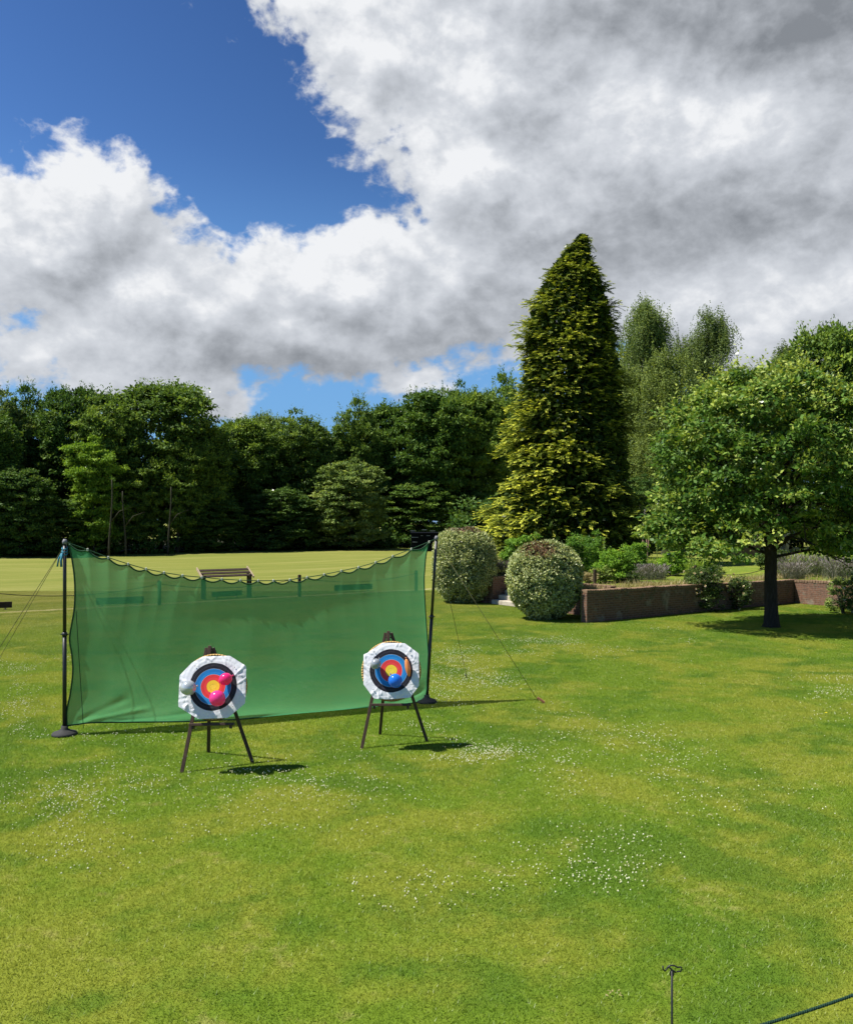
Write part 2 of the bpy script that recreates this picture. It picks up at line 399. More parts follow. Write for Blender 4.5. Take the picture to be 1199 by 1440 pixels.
def mat_blade():
    m, nt = newmat('grass_blade'); N = NT(nt)
    g = N.n('ShaderNodeGroup'); g.node_tree = LG
    r = N.n('ShaderNodeNewGeometry').outputs['Random Per Island']
    c = N.mix(1.0, g.outputs[0], N.ramp(r, [(0, (0.92, 0.95, 0.85)), (0.6, (1.12, 1.1, 1.0)), (0.93, (1.18, 1.15, 1.15)), (1, (1.35, 1.25, 1.6))]), 'MULTIPLY')
    d = N.n('ShaderNodeBsdfDiffuse'); nt.links.new(c, d.inputs[0]); t = N.n('ShaderNodeBsdfTranslucent'); nt.links.new(c, t.inputs[0])
    x = N.n('ShaderNodeMixShader'); x.inputs[0].default_value = 0.45; nt.links.new(d.outputs[0], x.inputs[1]); nt.links.new(t.outputs[0], x.inputs[2])
    gl = N.n('ShaderNodeBsdfGlossy'); gl.inputs['Roughness'].default_value = 0.4
    y = N.n('ShaderNodeMixShader'); y.inputs[0].default_value = 0.015; nt.links.new(x.outputs[0], y.inputs[1]); nt.links.new(gl.outputs[0], y.inputs[2])
    N.out(y.outputs[0]); return m
M_GROUND = mat_ground()

# ground: one sheet out to the horizon, flat under the games, rolling faintly further off
def ground():
    xs = np.unique(np.concatenate([np.linspace(-900, -60, 14), np.linspace(-60, 60, 61), np.linspace(60, 900, 14)]))
    ys = np.unique(np.concatenate([np.linspace(-300, -20, 8), np.linspace(-20, 120, 71), np.linspace(120, 1200, 16)]))
    X, Y = np.meshgrid(xs, ys)
    fall = np.clip((Y-44)/30, 0, 1)*np.clip((110-Y)/20, 0, 1)
    Z = fall*0.10*np.sin(X*0.11+1)*np.cos(Y*0.09)
    n, m = len(xs), len(ys)
    V = np.stack([X, Y, Z], -1).reshape(-1, 3)
    i = (np.arange(m-1)[:, None]*n+np.arange(n-1)).ravel()
    me = npmesh('ground', V, np.stack([i, i+1, i+n+1, i+n], 1), smooth=True)
    tag(link('ground', me, M_GROUND), kind='structure')
ground()

def grass():
    rng = np.random.default_rng(3); n = 26000; S = 2.0
    P = rng.random((n, 2))*S-S/2
    h = 0.014+0.014*rng.random(n)**1.5; w = 0.0020+0.002*rng.random(n); a = rng.random(n)*2*pi; l = rng.random(n)*2*pi
    ln = h*(0.3+1.0*rng.random(n))
    base = np.stack([P[:, 0], P[:, 1], np.full(n, 0.0)], 1)
    s = np.stack([np.cos(a), np.sin(a), np.zeros(n)], 1)*w[:, None]
    tip = base+np.stack([np.cos(l)*ln, np.sin(l)*ln, h], 1)
    V = np.stack([base-s, base+s, tip], 1)
    me = npmesh('lawn_grass', V, np.arange(3*n).reshape(-1, 3))
    o = link('lawn_grass', me, mat_blade(), loc=(0, 0, 0)); tag(o, 'short mown green and yellowish grass covering the near lawn', 'grass', kind='stuff')
    ng = bpy.data.node_groups.new('spread_tiles', 'GeometryNodeTree')
    ng.interface.new_socket('Geometry', in_out='INPUT', socket_type='NodeSocketGeometry')
    ng.interface.new_socket('Geometry', in_out='OUTPUT', socket_type='NodeSocketGeometry')
    gi = ng.nodes.new('NodeGroupInput'); go = ng.nodes.new('NodeGroupOutput')
    gr = ng.nodes.new('GeometryNodeMeshGrid'); NX, NY = 23, 18
    gr.inputs[0].default_value = (NX-1)*S; gr.inputs[1].default_value = (NY-1)*S; gr.inputs[2].default_value = NX; gr.inputs[3].default_value = NY
    tr = ng.nodes.new('GeometryNodeTransform'); tr.inputs['Translation'].default_value = (0, 4.0+(NY-1)*S/2, 0)
    iop = ng.nodes.new('GeometryNodeInstanceOnPoints'); rv = ng.nodes.new('FunctionNodeRandomValue'); rv.data_type = 'INT'
    rv.inputs[4].default_value = 0; rv.inputs[5].default_value = 3
    mm = ng.nodes.new('ShaderNodeMath'); mm.operation = 'MULTIPLY'; mm.inputs[1].default_value = pi/2
    cx = ng.nodes.new('ShaderNodeCombineXYZ')
    L = ng.links.new
    L(gr.outputs[0], tr.inputs[0]); L(tr.outputs[0], iop.inputs['Points']); L(gi.outputs[0], iop.inputs['Instance'])
    L(rv.outputs[2], mm.inputs[0]); L(mm.outputs[0], cx.inputs[2]); L(cx.outputs[0], iop.inputs['Rotation'])
    L(iop.outputs[0], go.inputs[0])
    md = o.modifiers.new('spread', 'NODES'); md.node_group = ng
grass()

def clover():
    rng = np.random.default_rng(5)
    # centre and size of each drift, as bearings on the lawn: px, py, half width, half depth, how many flowers
    D = [(640, 925, 50, 14, 420), (680, 955, 55, 16, 420), (620, 945, 22, 30, 200), (780, 906, 55, 9, 330), (850, 918, 30, 6, 60), (730, 918, 40, 6, 60),
         (690, 1058, 45, 14, 260), (640, 1068, 40, 9, 100), (840, 1040, 90, 30, 330), (930, 1075, 90, 30, 110), (780, 1085, 70, 28, 90),
         (800, 1215, 120, 45, 105), (900, 1180, 110, 45, 85), (580, 1255, 60, 25, 60), (860, 1235, 60, 25, 70), (70, 1125, 70, 35, 330), (180, 1100, 90, 30, 200),
         (30, 1005, 40, 22, 220), (20, 940, 40, 8, 120), (25, 965, 30, 18, 70), (60, 925, 30, 6, 40), (380, 1095, 110, 35, 260), (500, 1110, 80, 25, 120), (340, 1145, 90, 30, 70), (100, 1195, 100, 20, 70),
         (640, 985, 40, 14, 110), (600, 1025, 40, 12, 80), (1180, 975, 45, 10, 130), (1150, 955, 60, 8, 60), (980, 1130, 50, 18, 40), (200, 970, 80, 25, 160), (330, 955, 70, 20, 110),
         (250, 935, 90, 12, 170), (450, 930, 60, 18, 140), (420, 965, 60, 15, 120), (200, 905, 60, 12, 120), (350, 895, 70, 9, 120), (470, 893, 60, 8, 100), (240, 875, 60, 6, 80), (560, 880, 50, 7, 90),
         (970, 900, 30, 6, 30), (930, 885, 30, 4, 30), (1190, 1005, 60, 16, 40), (170, 1040, 80, 15, 90), (450, 1160, 120, 40, 50), (1080, 1130, 90, 25, 25), (1000, 960, 250, 40, 60)]
    pts = []
    for (px, py, hw, hh, n) in D:
        n = int(n*1.25)
        r = rng.normal(size=(n, 2))*0.55
        # clumpy: pull towards a few nuclei
        nuc = rng.normal(size=(7, 2))*0.6; k = rng.integers(0, 7, n); mask = rng.random(n) < 0.6
        r[mask] = nuc[k[mask]]+rng.normal(size=(mask.sum(), 2))*0.26
        for a, b in r:
            y = max(py+b*hh, 775); g = gpt(px+a*hw, y); pts.append((g[0], g[1]))
    pts = np.array(pts); n = len(pts)
    R = 0.0050+0.0042*rng.random(n); z = 0.022+0.022*rng.random(n)
    # an 8-sided flower head, slightly taller than wide
    ang = np.arange(5)*2*pi/5
    ring = [np.stack([np.cos(ang)*r, np.sin(ang)*r, np.full(5, h)], 1) for r, h in ((0.9, -0.45), (1.0, 0.15), (0.55, 0.85))]
    base = np.concatenate(ring+[np.array([[0, 0, 1.05]])])
    V = pts[:, None, :].repeat(16, 1); V = np.concatenate([V, np.zeros((n, 16, 1))], 2)
    rot = rng.random(n)*6.28; c, s = np.cos(rot)[:, None], np.sin(rot)[:, None]
    V[..., 0] += (base[:, 0]*c-base[:, 1]*s)*R[:, None]; V[..., 1] += (base[:, 0]*s+base[:, 1]*c)*R[:, None]; V[..., 2] = z[:, None]+base[:, 2]*R[:, None]
    q = []
    for r in range(2):
        for i in range(5): a, b = r*5+i, r*5+(i+1) % 5; q += [(a, b, b+5), (a, b+5, a+5)]
    q += [(10+i, 10+(i+1) % 5, 15) for i in range(5)]
    q = np.array(q); Fc = (q[None]+np.arange(n)[:, None, None]*16).reshape(-1, 3)
    t = np.repeat(rng.random(n), 16)
    me = npmesh('clover_flowers', V, Fc, t)
    m, nt = newmat('clover_white'); N = NT(nt)
    at = N.n('ShaderNodeAttribute', attribute_name='tint').outputs['Fac']
    N.out(N.pbsdf(N.ramp(at, [(0, (0.34, 0.32, 0.15)), (0.5, (0.46, 0.48, 0.28)), (1, (0.62, 0.63, 0.45))]), 0.8, 0.1))
    tag(link('clover_flowers', me, m), 'drifts of tiny white clover flowers scattered through the mown grass', 'flowers', kind='stuff')
clover()

# ------------------------------------------------------------------ raised garden behind the brick wall
TZ = 0.93
def raised_garden():
    top = [pq(19.6, 19.3), pq(30.95, 19.3), pq(30.95, 5.0), pq(34, -10), (160, -10, 0), (160, 190, 0), (4, 190, 0), (3.2, 100, 0), (2.4, 60, 0), pq(21.05, 27.6), pq(22.6, 25.6), pq(22.6, 22.4), pq(21.05, 22.4), pq(21.05, 19.5), pq(19.6, 19.5)]
    top = [np.array((p[0], p[1], TZ)) for p in top]
    low = {7: (0.6, 100, -.05), 8: (0.4, 60, -.05), 9: (1.35, 34.9, -.05)}
    b = MB(); n = len(top)
    vs = [tuple(p) for p in top]+[(low.get(i) or (top[i][0], top[i][1], -0.05)) for i in range(n)]
    b.add(vs, [tuple(range(n))]+[(i, n+i, n+(i+1) % n, (i+1) % n) for i in range(n)])
    o = b.build('garden_lawn', M_GROUND); tag(o, kind='structure')
    import bmesh
    bm = bmesh.new(); bm.from_mesh(o.data); bmesh.ops.recalc_face_normals(bm, faces=bm.faces); bm.to_mesh(o.data); bm.free()
raised_garden()

def mat_brick():
    m, nt = newmat('old_brick'); N = NT(nt)
    tc = N.n('ShaderNodeTexCoord').outputs['Object']
    sx = N.n('ShaderNodeSeparateXYZ'); nt.links.new(tc, sx.inputs[0])
    cb = N.n('ShaderNodeCombineXYZ'); N.set(cb.inputs[0], N.math('ADD', sx.outputs[0], sx.outputs[1])); N.set(cb.inputs[1], sx.outputs[2])
    wob = N.vm('ADD', cb.outputs[0], N.vm('MULTIPLY', N.vm('SUBTRACT', N.noise(tc, 3, 2, .5, out=1), (.5, .5, .5)), (0.02, 0.012, 0)))
    bt = N.n('ShaderNodeTexBrick'); N.set(bt.inputs['Vector'], wob); bt.inputs['Scale'].default_value = 1.0
    bt.inputs['Brick Width'].default_value = 0.225; bt.inputs['Row Height'].default_value = 0.075; bt.inputs['Mortar Size'].default_value = 0.008
    bt.inputs['Color1'].default_value = (0.14, 0.066, 0.042, 1); bt.inputs['Color2'].default_value = (0.075, 0.042, 0.032, 1); bt.inputs['Mortar'].default_value = (0.17, 0.145, 0.115, 1)
    bt.inputs['Bias'].default_value = 0.1
    n1 = N.noise(tc, 2.2, 6, 0.65); n2 = N.noise(tc, 14, 5, 0.65)
    c = N.mix(N.mr(n2, 0.35, 0.7, 0, 0.7), bt.outputs[0], (0.24, 0.135, 0.09))
    c = N.mix(N.mr(n1, 0.54, 0.70, 0, 0.7), c, (0.30, 0.26, 0.21))
    c = N.mix(N.mr(N.noise(tc, 4.5, 5, 0.6), 0.55, 0.7, 0, 0.8), c, (0.07, 0.075, 0.045))
    h = N.math('ADD', N.math('MULTIPLY', bt.outputs[1], -1.0), N.math('MULTIPLY', n2, 0.5))
    N.out(N.pbsdf(c, 0.9, 0.15, bump=h, bstr=0.8, bdist=0.012)); return m
M_BRICK = mat_brick()
M_COPE = mat_plain('coping_brick', (0.26, 0.17, 0.11), (0.12, 0.08, 0.05), 0.9, 0.1, 9, bstr=0.5, bdist=0.01)
def brick_wall(p0, p1, h0, h1, label, thick=0.24, group='brick walls of the raised garden'):
    p0 = np.array(p0[:2]); p1 = np.array(p1[:2]); d = p1-p0; L = np.linalg.norm(d); rz = atan2(d[1], d[0])
    t = empty('brick_wall', (p0[0], p0[1], 0), label, 'wall', group, rz)
    n = max(2, int(L/0.35)); rng = np.random.default_rng(int(L*100))
    b = MB(); vs = []
    hs = [h0+(h1-h0)*i/n+0.012*rng.normal() for i in range(n+1)]
    for i in range(n+1):
        x = L*i/n
        vs += [(x, -thick/2, -0.1), (x, thick/2, -0.1), (x, thick/2, hs[i]), (x, -thick/2, hs[i])]
    fs = [(0, 3, 2, 1), (4*n, 4*n+1, 4*n+2, 4*n+3)]
    for i in range(n):
        for k in range(4): fs.append((4*i+k, 4*i+4+k, 4*i+4+(k+1) % 4, 4*i+(k+1) % 4))
    b.add(vs, fs); b.build('wall_body', M_BRICK, t)
    c = MB(); x = 0.0
    while x < L-0.05:                                     # a row of bricks on edge along the top
        w = 0.105; hh = np.interp(x/L*n, range(n+1), hs)
        c.box((x+w/2, 0.004*rng.normal(), hh+0.053+0.004*rng.normal()), (w-0.008, thick+0.03, 0.1), bev=0.008); x += w+0.004
    c.build('coping', M_COPE, t)
    return t
brick_wall(pq(19.45, 19.2), pq(31.0, 19.2), 0.93, 0.82, 'long shaded red brick retaining wall running behind the round-headed tree')
brick_wall(pq(30.88, 19.05), pq(30.88, 6.0), 0.84, 0.86, 'sunlit pinkish brick wall coming forward at the right edge')
brick_wall(pq(20.95, 19.35), pq(20.95, 22.3), 0.98, 0.98, 'short brick wall mostly hidden behind the nearer clipped bush')
brick_wall(pq(21.0, 25.72), pq(23.4, 25.72), 0.95, 0.98, 'small brick flank wall beside the stone steps, between the two clipped bushes')
brick_wall(pq(21.0, 25.86), pq(21.0, 27.2), 0.98, 0.98, 'brick stub of wall behind the farther clipped bush')
def steps():
    M = mat_plain('pale_stone', (0.50, 0.45, 0.36), (0.30, 0.26, 0.20), 0.9, 0.15, 5, bstr=0.4)
    c = pq(20.9, 24.0); t = empty('garden_steps', (c[0], c[1], 0), 'worn pale stone steps climbing between the two clipped bushes', 'steps', rz=atan2(G[1], G[0]))
    for i in range(5):
        b = MB(); b.box((0.17+0.34*i, 0, 0.09+0.17*i), (0.36, 3.1, 0.17), bev=0.015)
        b.box((0.09+0.34*i+0.15, 0, 0.0), (0.30, 3.0, 0.17*i*2+0.02+0.1)) if i else None
        b.build('step', M, t)
steps()

# ------------------------------------------------------------------ leaf and bark materials
ML = {
 'beech': mat_leaf('leaf_beech', [(0.017, 0.033, 0.008), (0.041, 0.071, 0.015), (0.11, 0.15, 0.026)], 0.35, 0.12, gain=2.9),
 'oakfar': mat_leaf('leaf_dark_wood', [(0.012, 0.027, 0.007), (0.027, 0.055, 0.012), (0.075, 0.11, 0.023)], 0.3, 0.12, gain=2.9),
 'maple': mat_leaf('leaf_light_wood', [(0.035, 0.07, 0.010), (0.075, 0.14, 0.018), (0.16, 0.23, 0.035)], 0.35, 0.12, gain=2.0),
 'pale': mat_leaf('leaf_pale_wood', [(0.035, 0.058, 0.018), (0.085, 0.13, 0.035), (0.20, 0.24, 0.075)], 0.3, 0.12, gain=2.0),
 'pear': mat_leaf('leaf_glossy', [(0.025, 0.060, 0.012), (0.066, 0.128, 0.022), (0.26, 0.30, 0.07)], 0.32, 0.22, 0.4, 0.05, gain=1.65),
 'birch': mat_leaf('leaf_birch', [(0.055, 0.085, 0.030), (0.098, 0.14, 0.05), (0.17, 0.22, 0.085)], 0.38, 0.0, gain=1.6),
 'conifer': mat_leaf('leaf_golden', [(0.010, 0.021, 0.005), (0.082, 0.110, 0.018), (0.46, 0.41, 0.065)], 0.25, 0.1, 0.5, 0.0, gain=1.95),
 'varieg': mat_leaf('leaf_variegated', [(0.035, 0.06, 0.022), (0.23, 0.28, 0.12), (0.49, 0.51, 0.28)], 0.25, 0.2, 0.45, 0.0, gain=1.35),
 'brown': mat_leaf('leaf_browned', [(0.05, 0.028, 0.018), (0.15, 0.085, 0.055), (0.30, 0.20, 0.13)], 0.2, 0.3, 0.5, 0.0),
 'bright': mat_leaf('leaf_fresh', [(0.05, 0.12, 0.02), (0.12, 0.24, 0.03), (0.24, 0.38, 0.06)], 0.4, 0.2, 0.45, 0.1, gain=1.3),
 'iris': mat_leaf('leaf_iris', [(0.10, 0.19, 0.02), (0.22, 0.36, 0.04), (0.42, 0.52, 0.11)], 0.45, 0.3, 0.4, 0.05),
 'lav': mat_leaf('leaf_lavender', [(0.06, 0.085, 0.045), (0.14, 0.16, 0.10), (0.21, 0.185, 0.20)], 0.2, 0.1, 0.6, 0.05),
 'straw': mat_leaf('dry_grass', [(0.16, 0.17, 0.06), (0.36, 0.30, 0.15), (0.55, 0.45, 0.27)], 0.3, 0.1, 0.6, 0.05),
 'rose': mat_leaf('leaf_rose', [(0.025, 0.05, 0.012), (0.06, 0.11, 0.025), (0.14, 0.20, 0.05)], 0.3, 0.4, 0.4, 0.1),
 'petal': mat_leaf('petal_cream', [(0.55, 0.42, 0.34), (0.72, 0.62, 0.48), (0.82, 0.78, 0.66)], 0.3, 0.1, 0.6, 0.0),
}
BARK = mat_plain('bark_dark', (0.055, 0.043, 0.032), (0.025, 0.02, 0.015), 0.95, 0.1, 7, bstr=1.0, bdist=0.03, stretch=(3, 3, 0.6))
BARKP = mat_plain('bark_pale', (0.16, 0.145, 0.11), (0.07, 0.06, 0.045), 0.9, 0.1, 5, bstr=0.8, bdist=0.03, stretch=(2, 2, 0.7))
BARKM = mat_plain('bark_mossy', (0.07, 0.065, 0.045), (0.035, 0.035, 0.025), 0.9, 0.1, 5, bstr=0.8, bdist=0.03)
BIRCHB = mat_plain('bark_birch', (0.45, 0.44, 0.40), (0.12, 0.11, 0.10), 0.8, 0.2, 4, stretch=(1, 1, 2.5))

# ------------------------------------------------------------------ woodland trees: six crown shapes, unit height 1, copied and stretched
def trunk_mb(rng, H, r, lean=0.02, limbs=7, start=0.25, spread=0.22):
    b = MB(); pts = []; k = 9
    for i in range(k):
        t = i/(k-1); pts.append((lean*H*sin(t*3+1)*t, lean*H*cos(t*2.3)*t, H*0.9*t))
    b.tube(pts, [r*(1.35-0.35*min(1, i*1.5))*(1-0.85*i/(k-1)) for i in range(k)], 8)
    for j in range(limbs):
        t = start+(0.8-start)*rng.random(); i = int(t*(k-1)); p = np.array(pts[i]); a = rng.random()*6.28
        L = spread*H*(0.6+0.7*rng.random()); d = np.array((cos(a), sin(a), 0))
        q = [p, p+d*L*0.4+np.array((0, 0, L*0.35)), p+d*L*0.8+np.array((0, 0, L*0.75)), p+d*L*1.1+np.array((0, 0, L*1.0))]
        rr = r*0.35*(1-t*0.6); b.tube(q, [rr, rr*.75, rr*.45, rr*.15], 6, cap=False)
    return b
def wood_proto(kind, seed, H=19.0, R=7.0):
    rng = np.random.default_rng(seed); lv = Leaves()
    if kind == 'dome':
        lobes = [(0, 0, H*.60, R*.80, R*.8, H*.36)]
        for i in range(9):
            a = i*2.4+rng.random(); e = rng.random(); lobes.append((cos(a)*R*.55, sin(a)*R*.55, H*(.36+.42*e), R*.42, R*.42, H*.15))
        for i in range(4): a = i*1.7+rng.random(); lobes.append((cos(a)*R*.3, sin(a)*R*.3, H*.83, R*.34, R*.34, H*.13))
        c, o = clump_crown(lv, rng, lobes, 430, 82, 0.44, 0.27, 1.15, 0.7, 0.5, 0.42, 0.3, 0.22, 0.06)
        sprays(lv, rng, c, o, 900, 1.3, 0.36, 0.2, 0.55)
    elif kind == 'tall':
        lobes = [(0, 0, H*.56, R*.62, R*.62, H*.40)]
        for i in range(12):
            a = i*2.4; z = .2+.65*i/12; lobes.append((cos(a)*R*.45, sin(a)*R*.45, H*z, R*.40, R*.40, H*.12))
        c, o = clump_crown(lv, rng, lobes, 420, 82, 0.42, 0.26, 1.1, 0.7, 0.45, 0.42, 0.3, 0.22, 0.08)
        sprays(lv, rng, c, o, 1100, 1.4, 0.34, 0.18, 0.55, upb=0.8)
    elif kind == 'layer':                                   # flat fans of leaf in tiers
        lobes = [(0, 0, H*.5, R*.5, R*.5, H*.44)]
        for i in range(20):
            a = i*2.4; z = .1+.8*i/20; k = R*(.75-.4*abs(z-.45)); lobes.append((cos(a)*k*.7, sin(a)*k*.7, H*z, R*.42, R*.42, H*.035))
        c, o = clump_crown(lv, rng, lobes, 380, 85, 0.42, 0.3, 1.15, 1.0, 0.25, 0.5, 0.3, 0.2, 0.06)
        sprays(lv, rng, c, o, 700, 1.2, 0.34, 0.22, 0.65, upb=0.1)
    elif kind == 'round':
        lobes = [(0, 0, H*.46, R*.80, R*.8, H*.42)]
        for i in range(14):
            a = i*2.4+rng.random(); z = .12+.7*(i/14); k = R*(.7-.35*z); lobes.append((cos(a)*k, sin(a)*k, H*z, R*.32, R*.32, H*.10))
        c, o = clump_crown(lv, rng, lobes, 420, 80, 0.40, 0.30, 1.0, 0.8, 0.5, 0.5, 0.3, 0.2, 0.06)
        sprays(lv, rng, c, o, 400, 0.8, 0.34, 0.22, 0.6)
    tr = trunk_mb(rng, H, 0.32 if kind != 'layer' else 0.2)
    return lv.mesh('crown'), tr
WP = [wood_proto(k, s) for k, s in (('dome', 1), ('tall', 2), ('dome', 3), ('tall', 4), ('layer', 5), ('round', 6))]
WTM = []
for cm, tr in WP:
    me = bpy.data.meshes.new('trunk'); me.from_pydata(tr.v, [], tr.f); me.update(); me.polygons.foreach_set('use_smooth', np.ones(len(me.polygons), bool)); WTM.append(me)
_mats = {}
def wood_tree(px, hw, top, q, proto, mat, label, name='broadleaf_tree', rz=0.0, base=0.0, y=None, low=None, bark=None, group='broadleaf trees of the far wood'):
    k = (px-CX)/F
    if y is None: y = q/(0.82-0.5724*k)
    x = k*y; H = CAMZ+(HY-top)/F*y-base; R = hw/F*y
    t = empty(name, (x, y, base), label, 'tree', group, rz)
    key = (proto, mat)
    if key not in _mats:
        me = WP[proto][0] if not WP[proto][0].materials else WP[proto][0].copy()
        if not me.materials: me.materials.append(ML[mat])
        else: me.materials[0] = ML[mat]
        _mats[key] = me
    bk = bark or BARK; kb = (proto, bk.name, 'b')
    if kb not in _mats:
        me = WTM[proto].copy(); me.materials.append(bk); _mats[kb] = me
    s = (R/6.6, R/6.6, H/19.2)
    for nm, me in (('trunk', _mats[kb]), ('crown', _mats[key])):
        o = bpy.data.objects.new(nm, me); COL.objects.link(o); o.parent = t
        o.scale = s if nm == 'crown' else ((s[0]+s[2])/2*0.8, (s[0]+s[2])/2*0.8, s[2])
    return t
W = [ # px, half width, top, q, crown, leaf, label
 (-55, 70, 560, 88, 0, 'oakfar', 'dark tree half outside the left edge of the picture'),
 (2, 48, 548, 94, 1, 'pale', 'tree with pale yellowish top at the far left of the wood'),
 (40, 46, 542, 97, 1, 'oakfar', 'dark pointed treetop near the left end of the wood'),
 (108, 60, 540, 93, 0, 'oakfar', 'dark green dome-topped tree left of the tallest dome'),
 (150, 55, 552, 89, 3, 'beech', 'mid green tree with fine upright twigs in front of the left dome'),
 (225, 92, 534, 92, 2, 'beech', 'widest domed tree of the left wood, its rounded crown highest there'),
 (285, 50, 588, 87, 1, 'beech', 'dark tree under the right shoulder of the widest dome'),
 (340, 50, 585, 94, 0, 'beech', 'low-topped tree in the dip right of the widest dome'),
 (372, 40, 580, 98, 2, 'pale', 'tree with pale seed clusters on its top in the dip of the wood'),
 (418, 54, 573, 92, 3, 'beech', 'feathery-topped tree standing in the middle of the wood'),
 (462, 40, 600, 95, 0, 'oakfar', 'dark tree in the gap where the blue sky dips lowest'),
 (505, 42, 560, 93, 1, 'beech', 'spiky-topped tree right of the lowest gap in the wood'),
 (552, 54, 566, 96, 2, 'oakfar', 'dark rounded tree behind the pale green bushy tree'),
 (598, 62, 545, 91, 0, 'oakfar', 'broad very dark tree left of the golden conifer'),
 (640, 46, 533, 97, 3, 'oakfar', 'tall dark treetop behind the broad very dark tree'),
 (668, 52, 545, 90, 2, 'beech', 'green beech-like tree next to the golden conifer'),
 (710, 50, 526, 93, 1, 'beech', 'highest tree of the wood, its top touching the golden conifer'),
 (760, 60, 560, 93, 0, 'oakfar', 'tree hidden behind the lower half of the golden conifer'),
]
for i, (px, hw, top, q, pr, mt, lb) in enumerate(W):
    wood_tree(px, hw, top, q, pr, mt, lb, rz=i*1.37)
wood_tree(28, 52, 640, 84, 5, 'oakfar', 'low rounded dark tree at the left front of the wood', rz=1.0)
wood_tree(132, 42, 606, 84.5, 4, 'maple', 'slim light green tree with tiers of bright leaf, in front of the left wood', rz=2.2, bark=BARKP)
wood_tree(190, 34, 640, 86, 4, 'beech', 'thin tree with a pale bare stem right of the light green tiered tree', rz=0.2, bark=BARKP)
wood_tree(250, 42, 610, 86, 3, 'beech', 'slim tree with a pale crooked stem below the widest dome', rz=0.9, bark=BARKP)
wood_tree(492, 56, 632, 84, 5, 'pale', 'pale green bushy round tree standing out in front of the dark wood', rz=2.9)
wood_tree(300, 50, 690, 86, 5, 'oakfar', 'low dark bush under the trees left of the bench', 'understorey_bush', rz=2.0, group='bushes at the foot of the wood')
wood_tree(395, 56, 675, 86, 5, 'oakfar', 'low dark bush under the trees right of the bench', 'understorey_bush', rz=4.0, group='bushes at the foot of the wood')
wood_tree(70, 60, 690, 86, 5, 'oakfar', 'low dark bush at the foot of the wood behind the left net pole', 'understorey_bush', rz=5.0, group='bushes at the foot of the wood')
wood_tree(590, 60, 665, 88, 5, 'oakfar', 'low dark bush at the foot of the wood over the dark hut', 'understorey_bush', rz=0.5, group='bushes at the foot of the wood')
wood_tree(665, 50, 680, 88, 5, 'oakfar', 'low dark bush beside the lower left of the golden conifer', 'understorey_bush', rz=1.5, group='bushes at the foot of the wood')
# bare pale stems seen in the dark under the crowns
def stem_tree(px, y, H, lab, lean):
    t = empty('bare_stem', ((px-CX)/F*y, y, 0), lab, 'tree stem', 'pale bare stems in the shade of the wood')
    b = MB(); pts = [(lean*sin(z*0.35)*z*.06, 0, z) for z in np.linspace(0, H, 10)]
    b.tube(pts, np.linspace(0.10, 0.05, 10), 7); b.tube([pts[4], (pts[4][0]+0.8, 0, pts[4][2]+1.0), (pts[4][0]+1.8, .2, pts[4][2]+1.4)], [0.06, .04, .02], 6)
    b.build('trunk', BARKM, t)
stem_tree(153, 77.5, 7.0, 'leftmost pale bare stem in the dark of the left wood', 1)
stem_tree(177, 79, 6.0, 'middle pale bare stem in the dark of the left wood', -1)
stem_tree(236, 82, 6.5, 'rightmost pale bare stem in the dark of the left wood', 1)

def woodland_mass():
    """far-off wood behind the front trees: one mass, nobody could count it"""
    rng = np.random.default_rng(9); lv = Leaves(); lob = []
    for p in np.arange(-75, 120, 5.5):
        for q in (101, 108):
            v = pq(p+rng.normal(), q+rng.normal()*1.5); h = 9+2.2*rng.random(); lob.append((v[0], v[1], h*.5, 4.6, 4.6, h*.52))
    clump_crown(lv, rng, lob, 1500, 60, 0.95, 0.7, 1.9, 0.6, 0.8, 0.4, 0.9, 0.3, 0.05)
    tag(link('distant_wood', lv.mesh('distant_wood'), ML['oakfar']), 'dark mass of further woodland behind the front row of trees', 'woodland', kind='stuff')
    lv = Leaves(); lob = []
    for p in np.arange(-62, 74, 2.6):
        v = pq(p, 86.6+0.8*rng.normal()); h = 1.6+1.2*rng.random(); lob.append((v[0], v[1], h*.45, 2.0, 1.7, h*.6))
    clump_crown(lv, rng, lob, 1000, 50, 0.36, 0.24, 0.7, 0.6, 0.7, 0.35, 0.6, 0.25, 0.08)
    tag(link('undergrowth', lv.mesh('undergrowth'), ML['oakfar']), 'low dark undergrowth along the foot of the wood', 'undergrowth', kind='stuff')
woodland_mass()
def woodland_floor():
    b = MB(); pts = []
    for p in np.linspace(-140, 160, 61): v = pq(p, 87.2+.5*sin(p*1.3)+.4*sin(p*.37)); pts.append((v[0], v[1], .13))
    far = [tuple(pq(p, 150, .13)) for p in np.linspace(160, -140, 61)]
    n = len(pts); vs = pts+far; b.add(vs, [(i, i+1, 2*n-2-i, 2*n-1-i) for i in range(n-1)])
    tag(b.build('woodland_floor', mat_plain('shade_dark_litter', (.028, .024, .014), (.02, .026, .01), .95, .05, 1.5)), kind='structure')  # near-black floor sheet: the shade under the wood is put into its colour
woodland_floor()

